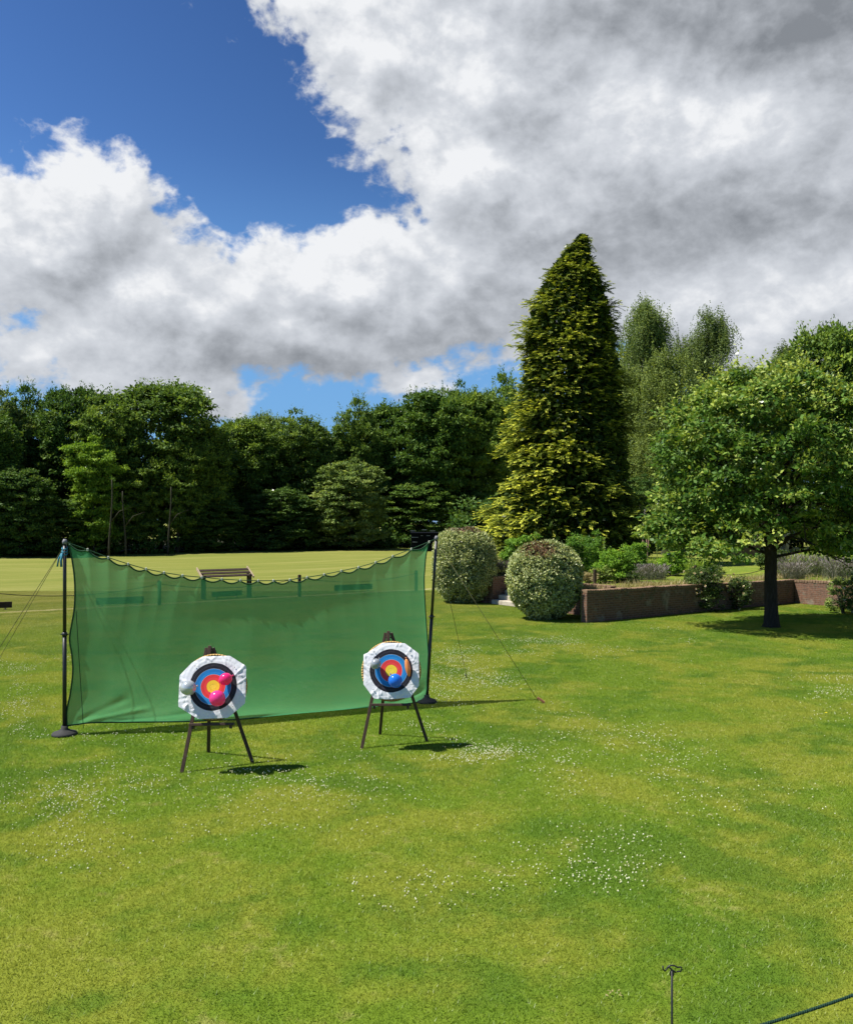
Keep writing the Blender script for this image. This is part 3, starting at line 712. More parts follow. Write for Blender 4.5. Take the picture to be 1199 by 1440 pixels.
# ------------------------------------------------------------------ right-hand background trees
def birch(px, y, top, hw, low, seed, label):
    rng = np.random.default_rng(seed); x = (px-CX)/F*y; H = CAMZ+(HY-top)/F*y-TZ; R = hw/F*y
    zl = CAMZ+(HY-low)/F*y-TZ
    t = empty('birch_tree', (x, y, TZ), label, 'tree', 'weeping birches behind the golden conifer', 0)
    b = MB(); k = 10
    pts = [(0.25*sin(i*.9), 0.2*cos(i*.7), H*.96*i/(k-1)) for i in range(k)]
    b.tube(pts, [0.24*(1-.93*i/(k-1))+.01 for i in range(k)], 8)
    lv = Leaves(); heads = []
    for j in range(34):
        tt = rng.uniform((zl/H)*.7+.1, .97); i = min(int(tt*(k-1)), k-2); p = np.array(pts[i])*(1-(tt*(k-1)-i))+np.array(pts[i+1])*(tt*(k-1)-i)
        a = rng.random()*6.28; env = R*(1.05 if tt < .75 else 1.05*(1-tt)/.25*.75+.3)
        L = env*(0.55+.5*rng.random()); d = np.array((cos(a), sin(a), 0))
        e = p+d*L+np.array((0, 0, L*0.7)); mid = p+d*L*.5+np.array((0, 0, L*.55))
        b.tube([p, mid, e], [0.055*(1.2-tt), 0.035*(1.2-tt), 0.008], 5, cap=False)
        for s in np.linspace(.35, 1, 5): heads.append(p*(1-s)**2+2*mid*s*(1-s)+e*s*s)
    heads = np.array(heads)
    n = 2700; idx = rng.integers(0, len(heads), n)
    P0 = heads[idx]+rng.normal(size=(n, 3))*np.array((.36, .36, .40)); ln = rng.uniform(0.35, 2.7, n)*min(1.0, R/2.4)
    m = 18; tt = np.linspace(0, 1, m)[None, :, None]; sw = rng.normal(size=(n, 1, 3))*0.16; sw[..., 2] = 0
    P = P0[:, None]+np.array((0, 0, -1.0))*ln[:, None, None]*tt+sw*np.sin(tt*2)*ln[:, None, None]
    P = P+rng.normal(size=P.shape)*0.05; P[..., 2] = np.maximum(P[..., 2], 0.4)
    D = np.array((0, 0, -0.8))+0.7*rng.normal(size=P.shape); N0 = rng.normal(size=P.shape)+np.array((0, 0, .4))
    T = 0.5+0.22*np.repeat(rng.normal(size=(n, 1)), m, 1)+0.1*rng.normal(size=(n, m))
    lv.add(P.reshape(-1, 3), D.reshape(-1, 3), nrm(N0).reshape(-1, 3), 0.125, 0.085, T.ravel())
    b.build('trunk', BIRCHB, t); link('crown', lv.mesh('crown'), ML['birch'], t)
birch(905, 62, 408, 42, 640, 21, 'taller weeping birch rising just right of the golden conifer')
birch(993, 66, 425, 44, 600, 22, 'second weeping birch, standing above the left part of the round-headed tree')
birch(935, 57, 488, 40, 690, 23, 'lower pale weeping birch between the golden conifer and the round-headed tree')
birch(880, 60, 500, 34, 700, 24, 'weeping birch tucked against the right flank of the golden conifer')
birch(1105, 62, 474, 28, 600, 25, 'thin wispy birch top showing above the round-headed tree')
RT = [
 (1185, 74, 446, 60, 0, 'beech', 'large dark green tree at the right edge above the round-headed tree'),
 (1290, 90, 470, 62, 2, 'oakfar', 'dark tree just beyond the right edge of the picture'),
 (1198, 30, 548, 47, 5, 'maple', 'small lighter green tree at the right edge below the large dark tree'),
 (1040, 66, 520, 72, 0, 'oakfar', 'dark tree hidden behind the crown of the round-headed tree'),
 (1110, 60, 560, 70, 2, 'beech', 'tree hidden behind the right half of the round-headed tree'),
 (935, 56, 560, 74, 1, 'oakfar', 'dark tree behind the weeping birches'),
 (985, 50, 600, 62, 5, 'oakfar', 'dark bushy tree behind the left side of the round-headed tree'),
 (900, 44, 655, 52, 5, 'oakfar', 'dark bushy growth between the conifer and the round-headed tree'),
 (840, 60, 560, 80, 3, 'oakfar', 'dark tree directly behind the golden conifer'),
]
for i, (px, hw, top, y, pr, mt, lb) in enumerate(RT):
    wood_tree(px, hw, top, None, pr, mt, lb, rz=i*2.1+.5, base=TZ, y=y, group='broadleaf trees behind the raised garden')
def garden_hedge():
    rng = np.random.default_rng(19)
    t = empty('dark_hedge', (16.0, 60, TZ), 'tall dark evergreen hedge closing the garden behind the summerhouse', 'hedge')
    lv = Leaves(); lob = [(x, 6+1.2*sin(x), 1.9, 2.2, 1.6, 2.1+.3*rng.random()) for x in np.arange(-12, 34, 2.0)]
    clump_crown(lv, rng, lob, 700, 60, 0.3, 0.2, 0.7, .5, .8, .4, .6, .2, .05)
    link('foliage', lv.mesh('foliage'), ML['oakfar'], t)
    b = MB()
    for x in np.arange(-11, 33, 4.0):
        b = MB(); b.tube([(x, 6, -.1), (x+.1, 6, 1.0), (x, 6.1, 2.0)], [.12, .1, .05], 6); b.build('stem', BARK, t)
garden_hedge()

# ------------------------------------------------------------------ golden conifer
def conifer():
    rng = np.random.default_rng(31); Y = 45.0; x0 = (803-CX)/F*Y; H = CAMZ+(HY-334)/F*Y-TZ; k = Y/F
    t = empty('golden_conifer', (x0, Y, TZ), 'tall cone-shaped golden conifer with yellow-tipped drooping sprays', 'tree')
    b = MB(); b.tube([(0, 0, -.1), (0, 0, H*.3), (0.1, 0, H*.6), (0.35, 0, H*.97)], [.42, .32, .18, .02], 10)
    # half-width of the outline by height (fraction of H from the ground)
    fz = np.array([0, .05, .12, .16, .265, .405, .544, .64, .752, .856, .91, .948, .985, 1.0])
    fl = np.array([105, 118, 122, 117, 98, 84, 78, 72, 66, 44, 29, 15, 2, 0])*k       # to the left
    fr = np.array([90, 94, 92, 89, 83, 77, 71, 66, 58, 40, 26, 15, 4, 1])*k          # to the right
    ax = np.array([0, 0, 0, 0, 0, 0, 0, 0, 0, 2, 4, 7, 13, 16])*k
    # boughs: each a stack of overlapping drooping fans, tips brightest
    nb = 1150; lv = Leaves()
    f = rng.random(nb*3); w = np.interp(f, fz, fl+fr); f = f[rng.random(len(f)) < w/w.max()*1.0+.05][:nb]
    nb = len(f)
    for i in range(nb):
        a = rng.random()*2*pi; d = np.array((cos(a), sin(a), 0))
        wl, wr = np.interp(f[i], fz, fl), np.interp(f[i], fz, fr); R = wl*(.5-.5*d[0])+wr*(.5+.5*d[0])
        lump = 1+0.09*sin(a*2+f[i]*19)+0.06*sin(a*5-f[i]*41)+.04*sin(f[i]*70+a)
        R *= lump*(0.76+0.24*rng.random()+(.16 if rng.random() < .13 else 0))
        c = np.array((np.interp(f[i], fz, ax), 0, f[i]*H))
        tip = c+d*R+np.array((0, 0, 0.05*R))
        bl = min(R*.7, 1.25)*(.7+.5*rng.random())
        n = 14; s = rng.random(n)**.7                    # sprays along the outer bough
        side = np.array((-d[1], d[0], 0))
        base = tip[None]-d*bl*(1-s)[:, None]+side*(rng.normal(size=n)*0.34*(.35+s*.5))[:, None]
        base[:, 2] += -0.18*(rng.random(n))+0.22*(1-np.abs(2*s-1))*.4
        dr = nrm(d*0.95+side*(rng.normal(size=n)*.45)[:, None]+np.array((0, 0, .38))*(rng.normal(size=n)*.8+.15)[:, None])
        m = 18; u = np.linspace(0, 1, m)
        spn = 0.42*(0.7+.6*rng.random(n))
        sd = nrm(np.cross(dr, (0, 0, 1.0)))
        up = nrm(np.cross(sd, dr))
        # fan: leaflets left and right of the midrib, drooping towards the tip
        zig = np.where(np.arange(m) % 2 == 0, 1, -1)[None, :, None]
        P = base[:, None]+dr[:, None]*(u[None, :, None]*spn[:, None, None])-np.array((0, 0, 1.0))*(u**2)[None, :, None]*spn[:, None, None]*.16*(.2+1.6*rng.random((n, 1, 1)))
        D = dr[:, None]*.9+sd[:, None]*zig*.75-np.array((0, 0, .35))*u[None, :, None]+rng.normal(size=P.shape)*.15
        N0 = up[:, None]+rng.normal(size=P.shape)*.35
        gold = 0.21+0.18*np.clip(-d[0]*.8-d[1]*.5, -1, 1)*(1-f[i]*.8)+0.10*(1-f[i])  # sun-side yellowing put into the leaf colour, stronger on lower boughs
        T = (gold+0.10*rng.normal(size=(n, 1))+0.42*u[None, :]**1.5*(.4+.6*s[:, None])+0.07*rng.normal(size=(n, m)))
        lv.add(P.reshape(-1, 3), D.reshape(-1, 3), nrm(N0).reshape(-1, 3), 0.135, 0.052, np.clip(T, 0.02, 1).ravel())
    # dark inner foliage that closes the cone
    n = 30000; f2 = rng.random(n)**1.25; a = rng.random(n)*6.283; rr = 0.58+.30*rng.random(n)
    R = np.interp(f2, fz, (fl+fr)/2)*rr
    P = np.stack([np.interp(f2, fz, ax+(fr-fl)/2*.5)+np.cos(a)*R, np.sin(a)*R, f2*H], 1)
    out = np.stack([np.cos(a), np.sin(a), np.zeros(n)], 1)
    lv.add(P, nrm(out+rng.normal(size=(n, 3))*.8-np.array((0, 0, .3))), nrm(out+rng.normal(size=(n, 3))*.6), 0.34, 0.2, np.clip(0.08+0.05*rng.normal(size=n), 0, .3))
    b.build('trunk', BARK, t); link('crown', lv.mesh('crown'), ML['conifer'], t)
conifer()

# ------------------------------------------------------------------ the round-headed tree on the lawn
def lawn_tree():
    rng = np.random.default_rng(41); g0 = gpt(1084, 882)
    t = empty('lawn_tree', g0, 'round-headed glossy-leaved tree on a single dark trunk, standing on the lawn before the brick wall', 'tree')
    Y = g0[1]; k = Y/F
    b = MB()
    b.tube([(0, 0, -.05), (0.01, 0, .12), (0.0, 0, .5), (-.02, 0, 1.4), (0.0, .02, 2.2), (-.06, .03, 2.9), (-.14, .05, 3.7), (-.1, 0, 5.0), (-.2, 0, 6.6)], [.30, .235, .20, .18, .175, .16, .12, .08, .03], 14)
    b.tube([(0, .02, 2.0), (.18, .05, 2.8), (.42, .1, 3.7), (.75, 0, 5.0)], [.12, .11, .08, .03], 8)
    tips = []
    lob = []
    H = CAMZ+(HY-497)*k
    for j in range(30):
        a = j*2.4; z0 = 2.1+2.6*(j/30); el = 0.12+1.1*(j/30)+.15*rng.normal(); L = 2.2+.6*rng.random()
        if j < 9: el = 0.25*rng.random(); L = 2.5
        d = np.array((cos(a)*cos(el), sin(a)*cos(el), sin(el)))
        p = np.array((0, 0, z0)); e = p+d*L; mid = p+d*L*.5+np.array((0, 0, .22))
        if j < 9: e[2] -= .25
        b.tube([p, mid, e], [.055, .035, .012], 6, cap=False); tips.append(e)
        for s in range(3):
            dd = nrm(d+rng.normal(size=3)*.5); q = mid*(1-.3*s)+e*.3*s; b.tube([q, q+dd*.5, q+dd*1.0+np.array((0, 0, -.1))], [.022, .014, .005], 5, cap=False)
    # crown masses in the tree's own coordinates
    zc = 4.7
    lob = [(0.1, 0, zc+.25, 3.0, 2.9, 2.8)]
    for i in range(34):
        u = (i+.5)/34; el = asin(1-2*u*0.84); a = i*2.39996
        r = np.array((3.0*cos(el)*cos(a), 2.9*cos(el)*sin(a), 2.75*sin(el)))
        jr = .80+.14*rng.random(); lob.append((0.1+r[0]*jr, r[1]*jr, zc+.25+r[2]*jr, .7+.35*rng.random(), .8, .45+.3*rng.random()))
    lob += [(-2.35, -.9, 2.75, 1.15, 1.0, .62), (-1.3, -1.9, 2.6, .9, .9, .5), (-2.7, .3, 2.9, 1.0, 1., .6), (2.3, -.6, 2.85, 1.2, 1.2, .6), (1.6, -1.7, 2.75, 1., .9, .5), (0.6, 1.9, 2.8, 1.2, 1., .5), (-.9, 1.6, 2.7, 1.1, 1, .5),
            (-3.2, -.2, 3.4, .6, .6, .7), (3.3, 0, 3.6, .7, .8, .8)]
    lv = Leaves()
    c, o = clump_crown(lv, rng, lob, 1050, 66, 0.15, 0.086, 0.40, 0.55, 0.70, 0.42, 0.15, 0.2, 0.09, 0.32)
    sprays(lv, rng, c, o, 1500, 0.45, 0.125, 0.07, 0.72, k=8, upb=0.6)
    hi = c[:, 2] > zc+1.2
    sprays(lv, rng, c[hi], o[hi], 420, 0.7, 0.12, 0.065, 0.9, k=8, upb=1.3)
    # hanging tufts under the left side
    for (px, py) in ((985, 800), (1022, 806), (1040, 800), (1068, 792), (950, 786), (1108, 806), (1180, 790)):
        p = np.array(((px-1084)*k, -0.6+.5*rng.normal(), CAMZ+(HY-py+14)*k)); n = 120
        P = p+rng.normal(size=(n, 3))*np.array((.16, .16, .17)); lv.add(P, nrm(rng.normal(size=(n, 3))+(0, 0, -.5)), rdir(n, rng), .125, .07, .4+.15*rng.normal(size=n))
    for i, P in enumerate(lv.P):                      # clear stem under the crown
        keep = P[:, 2] > 3.05-.9*np.clip(np.abs(P[:, 0])-.45, 0, 3)+.12*np.sin(P[:, 0]*9)
        for A in (lv.P, lv.D, lv.N, lv.L, lv.W, lv.T): A[i] = A[i][keep]
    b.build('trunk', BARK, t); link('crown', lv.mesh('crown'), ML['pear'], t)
lawn_tree()

# ------------------------------------------------------------------ clipped variegated bushes
def clipped_bush(px, by, wpx, top, boxy, label, seed, brown):
    rng = np.random.default_rng(seed); g0 = gpt(px, by); k = g0[1]/F; R = wpx/2*k; H = CAMZ+(HY-top)*k
    g0 = g0+np.array((0, R*.8, 0)); k = g0[1]/F; R = wpx/2*k; H = CAMZ+(HY-top)*k
    t = empty('clipped_bush', g0, label, 'bush', 'clipped variegated bushes beside the garden steps')
    def surf(d, f=1.0):
        # superellipsoid: rounder or boxier, narrowing a little to the ground
        e = 2.0+boxy
        s = (np.abs(d[:, 0])**e+np.abs(d[:, 1])**e+np.abs(d[:, 2])**e)**(-1/e)
        P = d*s[:, None]*f
        x = P[:, 0]*R; y = P[:, 1]*R; z = (P[:, 2]*.5+.5)*H
        w = 0.88+0.12*np.clip(z/(H*.35), 0, 1)
        lump = 1+.035*np.sin(d[:, 0]*7+seed)+.03*np.sin(d[:, 2]*11+d[:, 1]*7)+0.02*np.sin(d[:, 1]*17+d[:, 0]*5)+.012*np.sin(d[:, 0]*31+d[:, 2]*27)
        return np.stack([x*w*lump, y*w*lump, z*(1+.01*np.sin(x*7))], 1)
    n = 62000; d = rdir(n, rng); f = 1-0.26*rng.random(n)**2.0+0.012*rng.normal(size=n)
    P = surf(d, 1.0); ctr = np.array((0, 0, H*.5)); P = ctr+(P-ctr)*f[:, None]
    hole = np.sin(P[:, 0]*9+seed+np.sin(P[:, 2]*7)*1.5)*np.sin(P[:, 2]*10+P[:, 1]*6)+.5*np.sin(P[:, 0]*23)*np.sin(P[:, 2]*21+1)
    keep = (P[:, 2] > .03) & ((hole < .62) | (f < .93)) & ((P[:, 2] > .35) | (rng.random(n) < .55)); P = P[keep]; d = d[keep]; n = len(P)
    N0 = nrm(d*.8+rng.normal(size=(n, 3))*.6+np.array((0, 0, .3)))
    D = nrm(rng.normal(size=(n, 3))+d*.8+np.array((0, 0, .3)))
    cl = np.sin(P[:, 0]*11+np.sin(P[:, 2]*9)*2)*np.sin(P[:, 2]*13+np.sin(P[:, 1]*8)*2)
    T = 0.55+0.14*cl+0.30*rng.normal(size=n)
    # browned growth on part of the top
    bc = np.array(brown[:3]); dist = np.linalg.norm((P/np.array((R, R, H))-bc)/np.array(brown[3:6]), axis=1)+0.25*rng.normal(size=n)
    isb = dist < 1
    for nm, mk, mat in (('foliage', ~isb, 'varieg'), ('browned_foliage', isb, 'brown')):
        lv = Leaves(); m = mk.sum(); s = .7+.6*rng.random(m)
        lv.add(P[mk], D[mk], N0[mk], .074*s, .046*s, T[mk])
        if nm == 'foliage':
            m = 260; dd = rdir(m, rng); dd[:, 2] = np.abs(dd[:, 2])*.9+.05; dd = nrm(dd); S0 = surf(dd)
            for q in range(3): lv.add(S0+dd*(.02+.022*q), dd+.8*rng.normal(size=(m, 3)), rdir(m, rng), .06, .036, .75+.2*rng.normal(size=m))
        link(nm, lv.mesh(nm), ML[mat], t)
    # twiggy heart
    b = MB()
    for i in range(26):
        a = rng.random()*6.28; rr = R*.62*rng.random(); z = H*(.45+.35*rng.random())
        b.tube([(cos(a)*rr*.2, sin(a)*rr*.2, -.05), (cos(a)*rr*.6, sin(a)*rr*.6, z*.5), (cos(a)*rr, sin(a)*rr, z)], [.035, .025, .01], 5)
    b.build('stem', BARK, t)
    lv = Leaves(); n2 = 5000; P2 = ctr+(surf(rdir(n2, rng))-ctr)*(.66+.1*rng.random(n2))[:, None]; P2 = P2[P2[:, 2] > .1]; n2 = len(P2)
    lv.add(P2, rdir(n2, rng), nrm((P2-ctr)+rng.normal(size=(n2, 3))*.5), .22, .16, np.clip(.1+.1*rng.normal(size=n2), 0, 1))  # dark inner leaf shell, added to block light through the bush
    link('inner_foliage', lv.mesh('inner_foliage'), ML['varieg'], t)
clipped_bush(654, 850, 84, 744, 1.1, 'taller box-rounded clipped bush behind the right pole of the net', 51, (0.15, 0, 1.0, .75, .8, .05))
clipped_bush(771, 875, 98, 762, 0.4, 'nearer rounded clipped bush with a reddish-brown shoulder, at the left end of the brick wall', 52, (-0.22, -.35, .90, .42, .8, .10))

# ------------------------------------------------------------------ garden planting
def shrub(px, y, base, wpx, top, mat, label, seed, L=.09, W=.05, n=90, per=50, flowers=0, name='garden_shrub', cat='shrub', group=None, tint=.5):
    rng = np.random.default_rng(seed); x = (px-CX)/F*y; k = y/F; R = wpx/2*k; H = CAMZ+(HY-top)*k-base
    t = empty(name, (x, y, base), label, cat, group)
    lv = Leaves(); lob = [(0, 0, H*.50, R*.8, R*.7, H*.46)]
    for i in range(9): a = i*2.4; lob.append((cos(a)*R*.6, sin(a)*R*.5, H*(.16+.085*i), R*.4, R*.4, H*.22))
    c, o = clump_crown(lv, rng, lob, n, per, L, W, min(R, H)*.22, .6, .8, tint, .3, .2, .08)
    sprays(lv, rng, c, o, n, R*.22, L*.9, W*.9, tint+.15, k=7, upb=.8)
    b = MB()
    for i in range(7):
        a = rng.random()*6.28; b.tube([(.04*cos(a), .04*sin(a), -.05), (R*.3*cos(a), R*.3*sin(a), H*.4), (R*.5*cos(a), R*.5*sin(a), H*.75)], [.022, .016, .006], 5)
    b.build('stem', BARKP if flowers else BARK, t); link('foliage', lv.mesh('foliage'), ML[mat], t)
    if flowers:
        fl = Leaves()
        for i in range(flowers):
            j = rng.integers(len(c)); p = c[j]+o[j]*.12+rng.normal(size=3)*.05; p[1] -= .04; m = 9
            a = np.arange(m)*2.4; dd = nrm(np.stack([np.cos(a), -0.5*np.ones(m), np.sin(a)], 1)+rng.normal(size=(m, 3))*.3)
            fl.add(np.repeat(p[None], m, 0), dd, nrm(rng.normal(size=(m, 3))+np.array((0, -1, .5))), .055, .05, rng.random(m))
        link('blossom', fl.mesh('blossom'), ML['petal'], t)
    return t
shrub(731, 35, TZ, 52, 752, 'bright', 'bright green leafy shrub between the tops of the two clipped bushes', 61, n=110)
shrub(818, 33.5, TZ, 60, 752, 'bright', 'mid green shrub behind the right shoulder of the nearer clipped bush', 62, tint=.3, n=110)
shrub(866, 31.8, TZ, 58, 772, 'bright', 'bright green rounded shrub on top of the brick wall, right of the clipped bush', 63, n=150, L=.08)
shrub(895, 36, TZ, 34, 764, 'bright', 'small light green shrub in front of the bean canes', 64, n=70)
shrub(842, 31.2, TZ, 30, 800, 'pale', 'greyish green low plant at the wall top beside the clipped bush', 65, n=60, L=.06)
shrub(986, 30.3, 0, 60, 796, 'rose', 'larger rambling rose with cream flowers against the shaded brick wall', 66, flowers=40, name='rose_bush', cat='rose bush', group='cream roses against the brick walls', n=190, L=.065, W=.045)
shrub(1035, 31.0, 0, 40, 814, 'rose', 'smaller cream-flowered rose on the wall, left of the tree trunk', 67, flowers=22, name='rose_bush', cat='rose bush', group='cream roses against the brick walls', n=90, L=.06, W=.035)
shrub(1186, 29.5, 0, 46, 812, 'pale', 'rose bush against the sunlit brick wall at the right edge', 68, flowers=18, name='rose_bush', cat='rose bush', group='cream roses against the brick walls', n=120, L=.055, W=.035)
shrub(1000, 34.5, TZ, 36, 798, 'rose', 'reddish-flowered rose behind the wall by the leaning post', 69, flowers=8, name='rose_bush', cat='rose bush', n=50, L=.055, W=.035)
shrub(1215, 29.0, 0, 60, 800, 'rose', 'leafy bush just beyond the right edge against the wall', 70, n=60)

def spiky(px, y, base, wpx, dpth, top, mat, label, seed, n=500, wid=.022, name='iris_clump', cat='plants', group=None, lean=.25, flat=False, tip=None):
    rng = np.random.default_rng(seed); x = (px-CX)/F*y; k = y/F; R = wpx/2*k; H = CAMZ+(HY-top)*k-base
    lv = Leaves(); P = np.stack([x+rng.uniform(-R, R, n), y+rng.uniform(-dpth, dpth, n), np.full(n, base-.02)], 1)
    h = H*(.55+.5*rng.random(n)); a = rng.random(n)*6.28
    d1 = nrm(np.stack([np.cos(a)*lean*.5, np.sin(a)*lean*.5, np.ones(n)], 1)); d2 = nrm(np.stack([np.cos(a)*lean*2.2, np.sin(a)*lean*2.2, np.ones(n)], 1))
    s = rdir(n, rng); T = .45+.2*rng.normal(size=n)
    lv.add(P, d1, s, h*.6, wid, T); lv.add(P+d1*(h*.5)[:, None], d2, s, h*.5, wid*.9, T+.12)
    if tip is not None:
        m = n; lv.add(P+d1*(h*.5)[:, None]+d2*(h*.42)[:, None], d2, rdir(m, rng), h*.22, wid*1.8, np.full(m, tip))
    o = link(name, lv.mesh(name), ML[mat]); tag(o, label, cat, group)
    # put the origin at the plant's base
    off = np.array((x, y, base)); co = np.empty(len(o.data.vertices)*3, np.float32); o.data.vertices.foreach_get('co', co)
    o.data.vertices.foreach_set('co', (co.reshape(-1, 3)-off.astype(np.float32)).ravel()); o.location = off; o.data.update()
    return o
spiky(915, 37, TZ, 60, .9, 781, 'iris', 'tall yellow-green sword-leaved plants in front of the canes', 71, 900, group='clumps of sword-leaved plants in the garden')
spiky(965, 38, TZ, 60, .9, 781, 'iris', 'yellow-green sword-leaved clump left of the summerhouse, under the tree crown', 72, 800, group='clumps of sword-leaved plants in the garden')
spiky(1165, 36, TZ, 90, 1.0, 768, 'iris', 'yellow-green sword-leaved clump at the right edge under the tree crown', 73, 900, group='clumps of sword-leaved plants in the garden')
shrub(796, 33.0, TZ, 44, 770, 'pale', 'grey-green feathery plant peeping out right behind the nearer clipped bush', 101, n=90, L=.06, W=.03)
shrub(944, 35.5, TZ, 36, 778, 'bright', 'light green leafy plant between the sword-leaved plants, above the brick wall', 102, n=90, tint=.6)
shrub(1085, 40, TZ, 40, 776, 'rose', 'dark green low bush beyond the tree trunk, on the raised lawn', 103, n=80)
shrub(826, 30.6, TZ, 26, 806, 'straw', 'dry buff-coloured low plant at the left end of the wall top', 104, n=50, L=.06, W=.02)
shrub(885, 31.2, TZ, 26, 808, 'rose', 'small dark low plant on the wall top right of the bright rounded shrub', 105, n=50, L=.05, W=.03)
LGp = 'lavender clumps along the wall top'
for (px, y, w, top, lab, sd) in ((912, 33.2, 44, 792, 'lavender clump on the wall top left of the leaning post', 74), (707, 34.5, 40, 786, 'grey-purple lavender clump between the two clipped bushes', 75),
        (1135, 35, 60, 778, 'large lavender clump right of the tree trunk', 76), (1186, 33, 46, 782, 'lavender clump at the right edge of the garden', 77), (1112, 33.8, 34, 790, 'small lavender clump just right of the tree trunk', 78)):
    spiky(px, y, TZ, w, .5, top, 'lav', lab, sd, 650, .014, 'lavender', 'lavender', LGp, .35, tip=.95)
def wall_grass():
    rng = np.random.default_rng(79); lv = Leaves(); n = 16000
    p = np.concatenate([rng.uniform(19.8, 31, n//2), rng.uniform(31, 32.2, n-n//2)]); q = np.concatenate([19.5+.9*rng.random(n//2)**2, rng.uniform(8, 20, n-n//2)])
    dens = np.sin(p*1.7)+np.sin(p*4.1+1)+np.sin(q*1.3); m = (rng.random(n) < .55+.25*dens); p, q = p[m], q[m]; n = len(p)
    P = G[None]*p[:, None]+Q[None]*q[:, None]; P = np.concatenate([P, np.full((n, 1), TZ-.01)], 1)
    d = nrm(np.stack([rng.normal(size=n)*.5, rng.normal(size=n)*.5, np.ones(n)], 1)); h = .10+.26*rng.random(n)**2
    lv.add(P, d, rdir(n, rng), h, .012, .5+.3*rng.normal(size=n))
    tag(link('dry_grass', lv.mesh('dry_grass'), ML['straw']), 'straw-coloured dry grass along the top of the brick walls', 'grass', kind='stuff')
wall_grass()

WOOD = mat_plain('stained_wood', (0.075, 0.042, 0.026), (0.035, 0.02, 0.013), 0.55, 0.35, 12, stretch=(3, 3, .5), bstr=.4)
WOODL = mat_plain('weathered_wood', (0.42, 0.33, 0.22), (0.24, 0.18, 0.12), 0.8, 0.15, 10, bstr=.4)
WOODD = mat_plain('bench_wood', (0.05, 0.032, 0.022), (0.022, 0.015, 0.011), 0.7, 0.2, 10, bstr=.4)
ROPE = mat_plain('rope_dark', (0.06, 0.06, 0.035), (0.03, 0.03, 0.02), 0.9, 0.1, 60, bstr=.5)

# canes: each its own thing
for (px, top, lean, lab) in ((903, 759, .01, 'leftmost bare cane standing above the sword-leaved plants'), (909, 757, .06, 'middle bare cane, leaning, above the sword-leaved plants'), (911, 757, -.05, 'rightmost bare cane above the sword-leaved plants')):
    y = 39; b = MB(); H = CAMZ+(HY-top)/F*y-TZ
    b.tube([(0, 0, -.1), (lean*.5, 0, H*.5), (lean*1.6, 0, H)], [.028, .025, .018], 7)
    o = b.build('garden_cane', mat_plain('cane', (.28, .17, .12), (.16, .1, .07), .8), None, ((px-CX)/F*y, y, TZ)); tag(o, lab, 'cane', 'bare canes in the raised garden')
def flower_spike(px, y, top, lab, sd):
    rng = np.random.default_rng(sd); t = empty('flower_spike', ((px-CX)/F*y, y, TZ), lab, 'plant'); H = CAMZ+(HY-top)/F*y-TZ
    b = MB(); b.tube([(0, 0, -.05), (.02, 0, H*.5), (0, 0, H)], [.02, .015, .008], 6); b.build('stem', mat_plain('green_stem', (.15, .22, .05)), t)
    lv = Leaves(); n = 130; z = H*(.55+.45*rng.random(n)); a = rng.random(n)*6.28; P = np.stack([.02*np.cos(a), .02*np.sin(a), z], 1)
    lv.add(P, np.stack([np.cos(a), np.sin(a), .4*np.ones(n)], 1), rdir(n, rng), .05, .04, .7+.2*rng.normal(size=n)); link('blossom', lv.mesh('blossom'), ML['iris'], t)
flower_spike(849, 35, 756, 'tall thin yellow-green flower spike above the wall-top shrubs', 81)
flower_spike(923, 40, 748, 'pale flower spike beside the canes, against the dark hedge', 82)

# ------------------------------------------------------------------ rope barriers on posts
def post(p, h, w, mat, lab, group, lean=0.0):
    b = MB(); b.box((0, 0, h/2-.05), (w, w, h+.1), bev=.008); b.box((0, 0, h+.005), (w*.7, w*.7, .012), bev=.004)
    b.tube([(-w*.6, 0, h-.12), (w*.6, 0, h-.12)], .012, 6)
    o = b.build('barrier_post', mat, None, p); o.rotation_euler = (0, lean, atan2(G[1], G[0])); tag(o, lab, 'post', group); return o
def rope(a, b_, sag, lab, cat='rope', r=.014, mat=None, group=None, n=16, name='barrier_rope'):
    a = np.array(a, float); b_ = np.array(b_, float); m = MB(); pts = []
    for i in range(n+1):
        s = i/n; p = (1-s)*(a)+s*b_-np.array((0, 0, 4*sag*s*(1-s))); pts.append(p-a)
    m.tube(pts, r, 6); o = m.build(name, mat or ROPE, None, a); tag(o, lab, cat, group); return o
pg = 'dark posts of the rope barrier across the lawn'; rg = 'sagging ropes between the lawn posts'
PP = [gpt(-24, 866.0), gpt(224, 851), gpt(421, 839.5), gpt(585, 831)]
for i, (p, lab) in enumerate(zip(PP, ('dark barrier post just outside the left edge', 'dark square post seen through the left half of the net', 'dark square post whose top shows above the net, right of the bench', 'dark square post seen through the top right corner of the net'))):
    post(p, .93, .11, WOODD, lab, pg)
for i, lab in enumerate(('sagging rope from the left edge to the first post behind the net', 'sagging rope between the two posts behind the net, passing the bench', 'sagging rope from the post right of the bench towards the right net pole')):
    rope(PP[i]+(0, 0, .81), PP[i+1]+(0, 0, .81), .28, lab, group=rg)
pg2 = 'dark posts of the rope barrier on the raised garden'
P2 = [pq(21.8, 21.0, TZ), pq(27.1, 20.9, TZ), pq(31.9, 20.6, TZ), pq(32.4, 15.5, TZ)]
for p, lab, ln in zip(P2, ('short dark post on the raised garden behind the nearer clipped bush', 'short dark post behind the wall above the larger rose', 'short dark post behind the wall right of the tree trunk', 'short dark post on the raised garden near the right edge'), (0, .06, 0, 0)):
    post(p, .58, .09, WOODD, lab, pg2, ln)
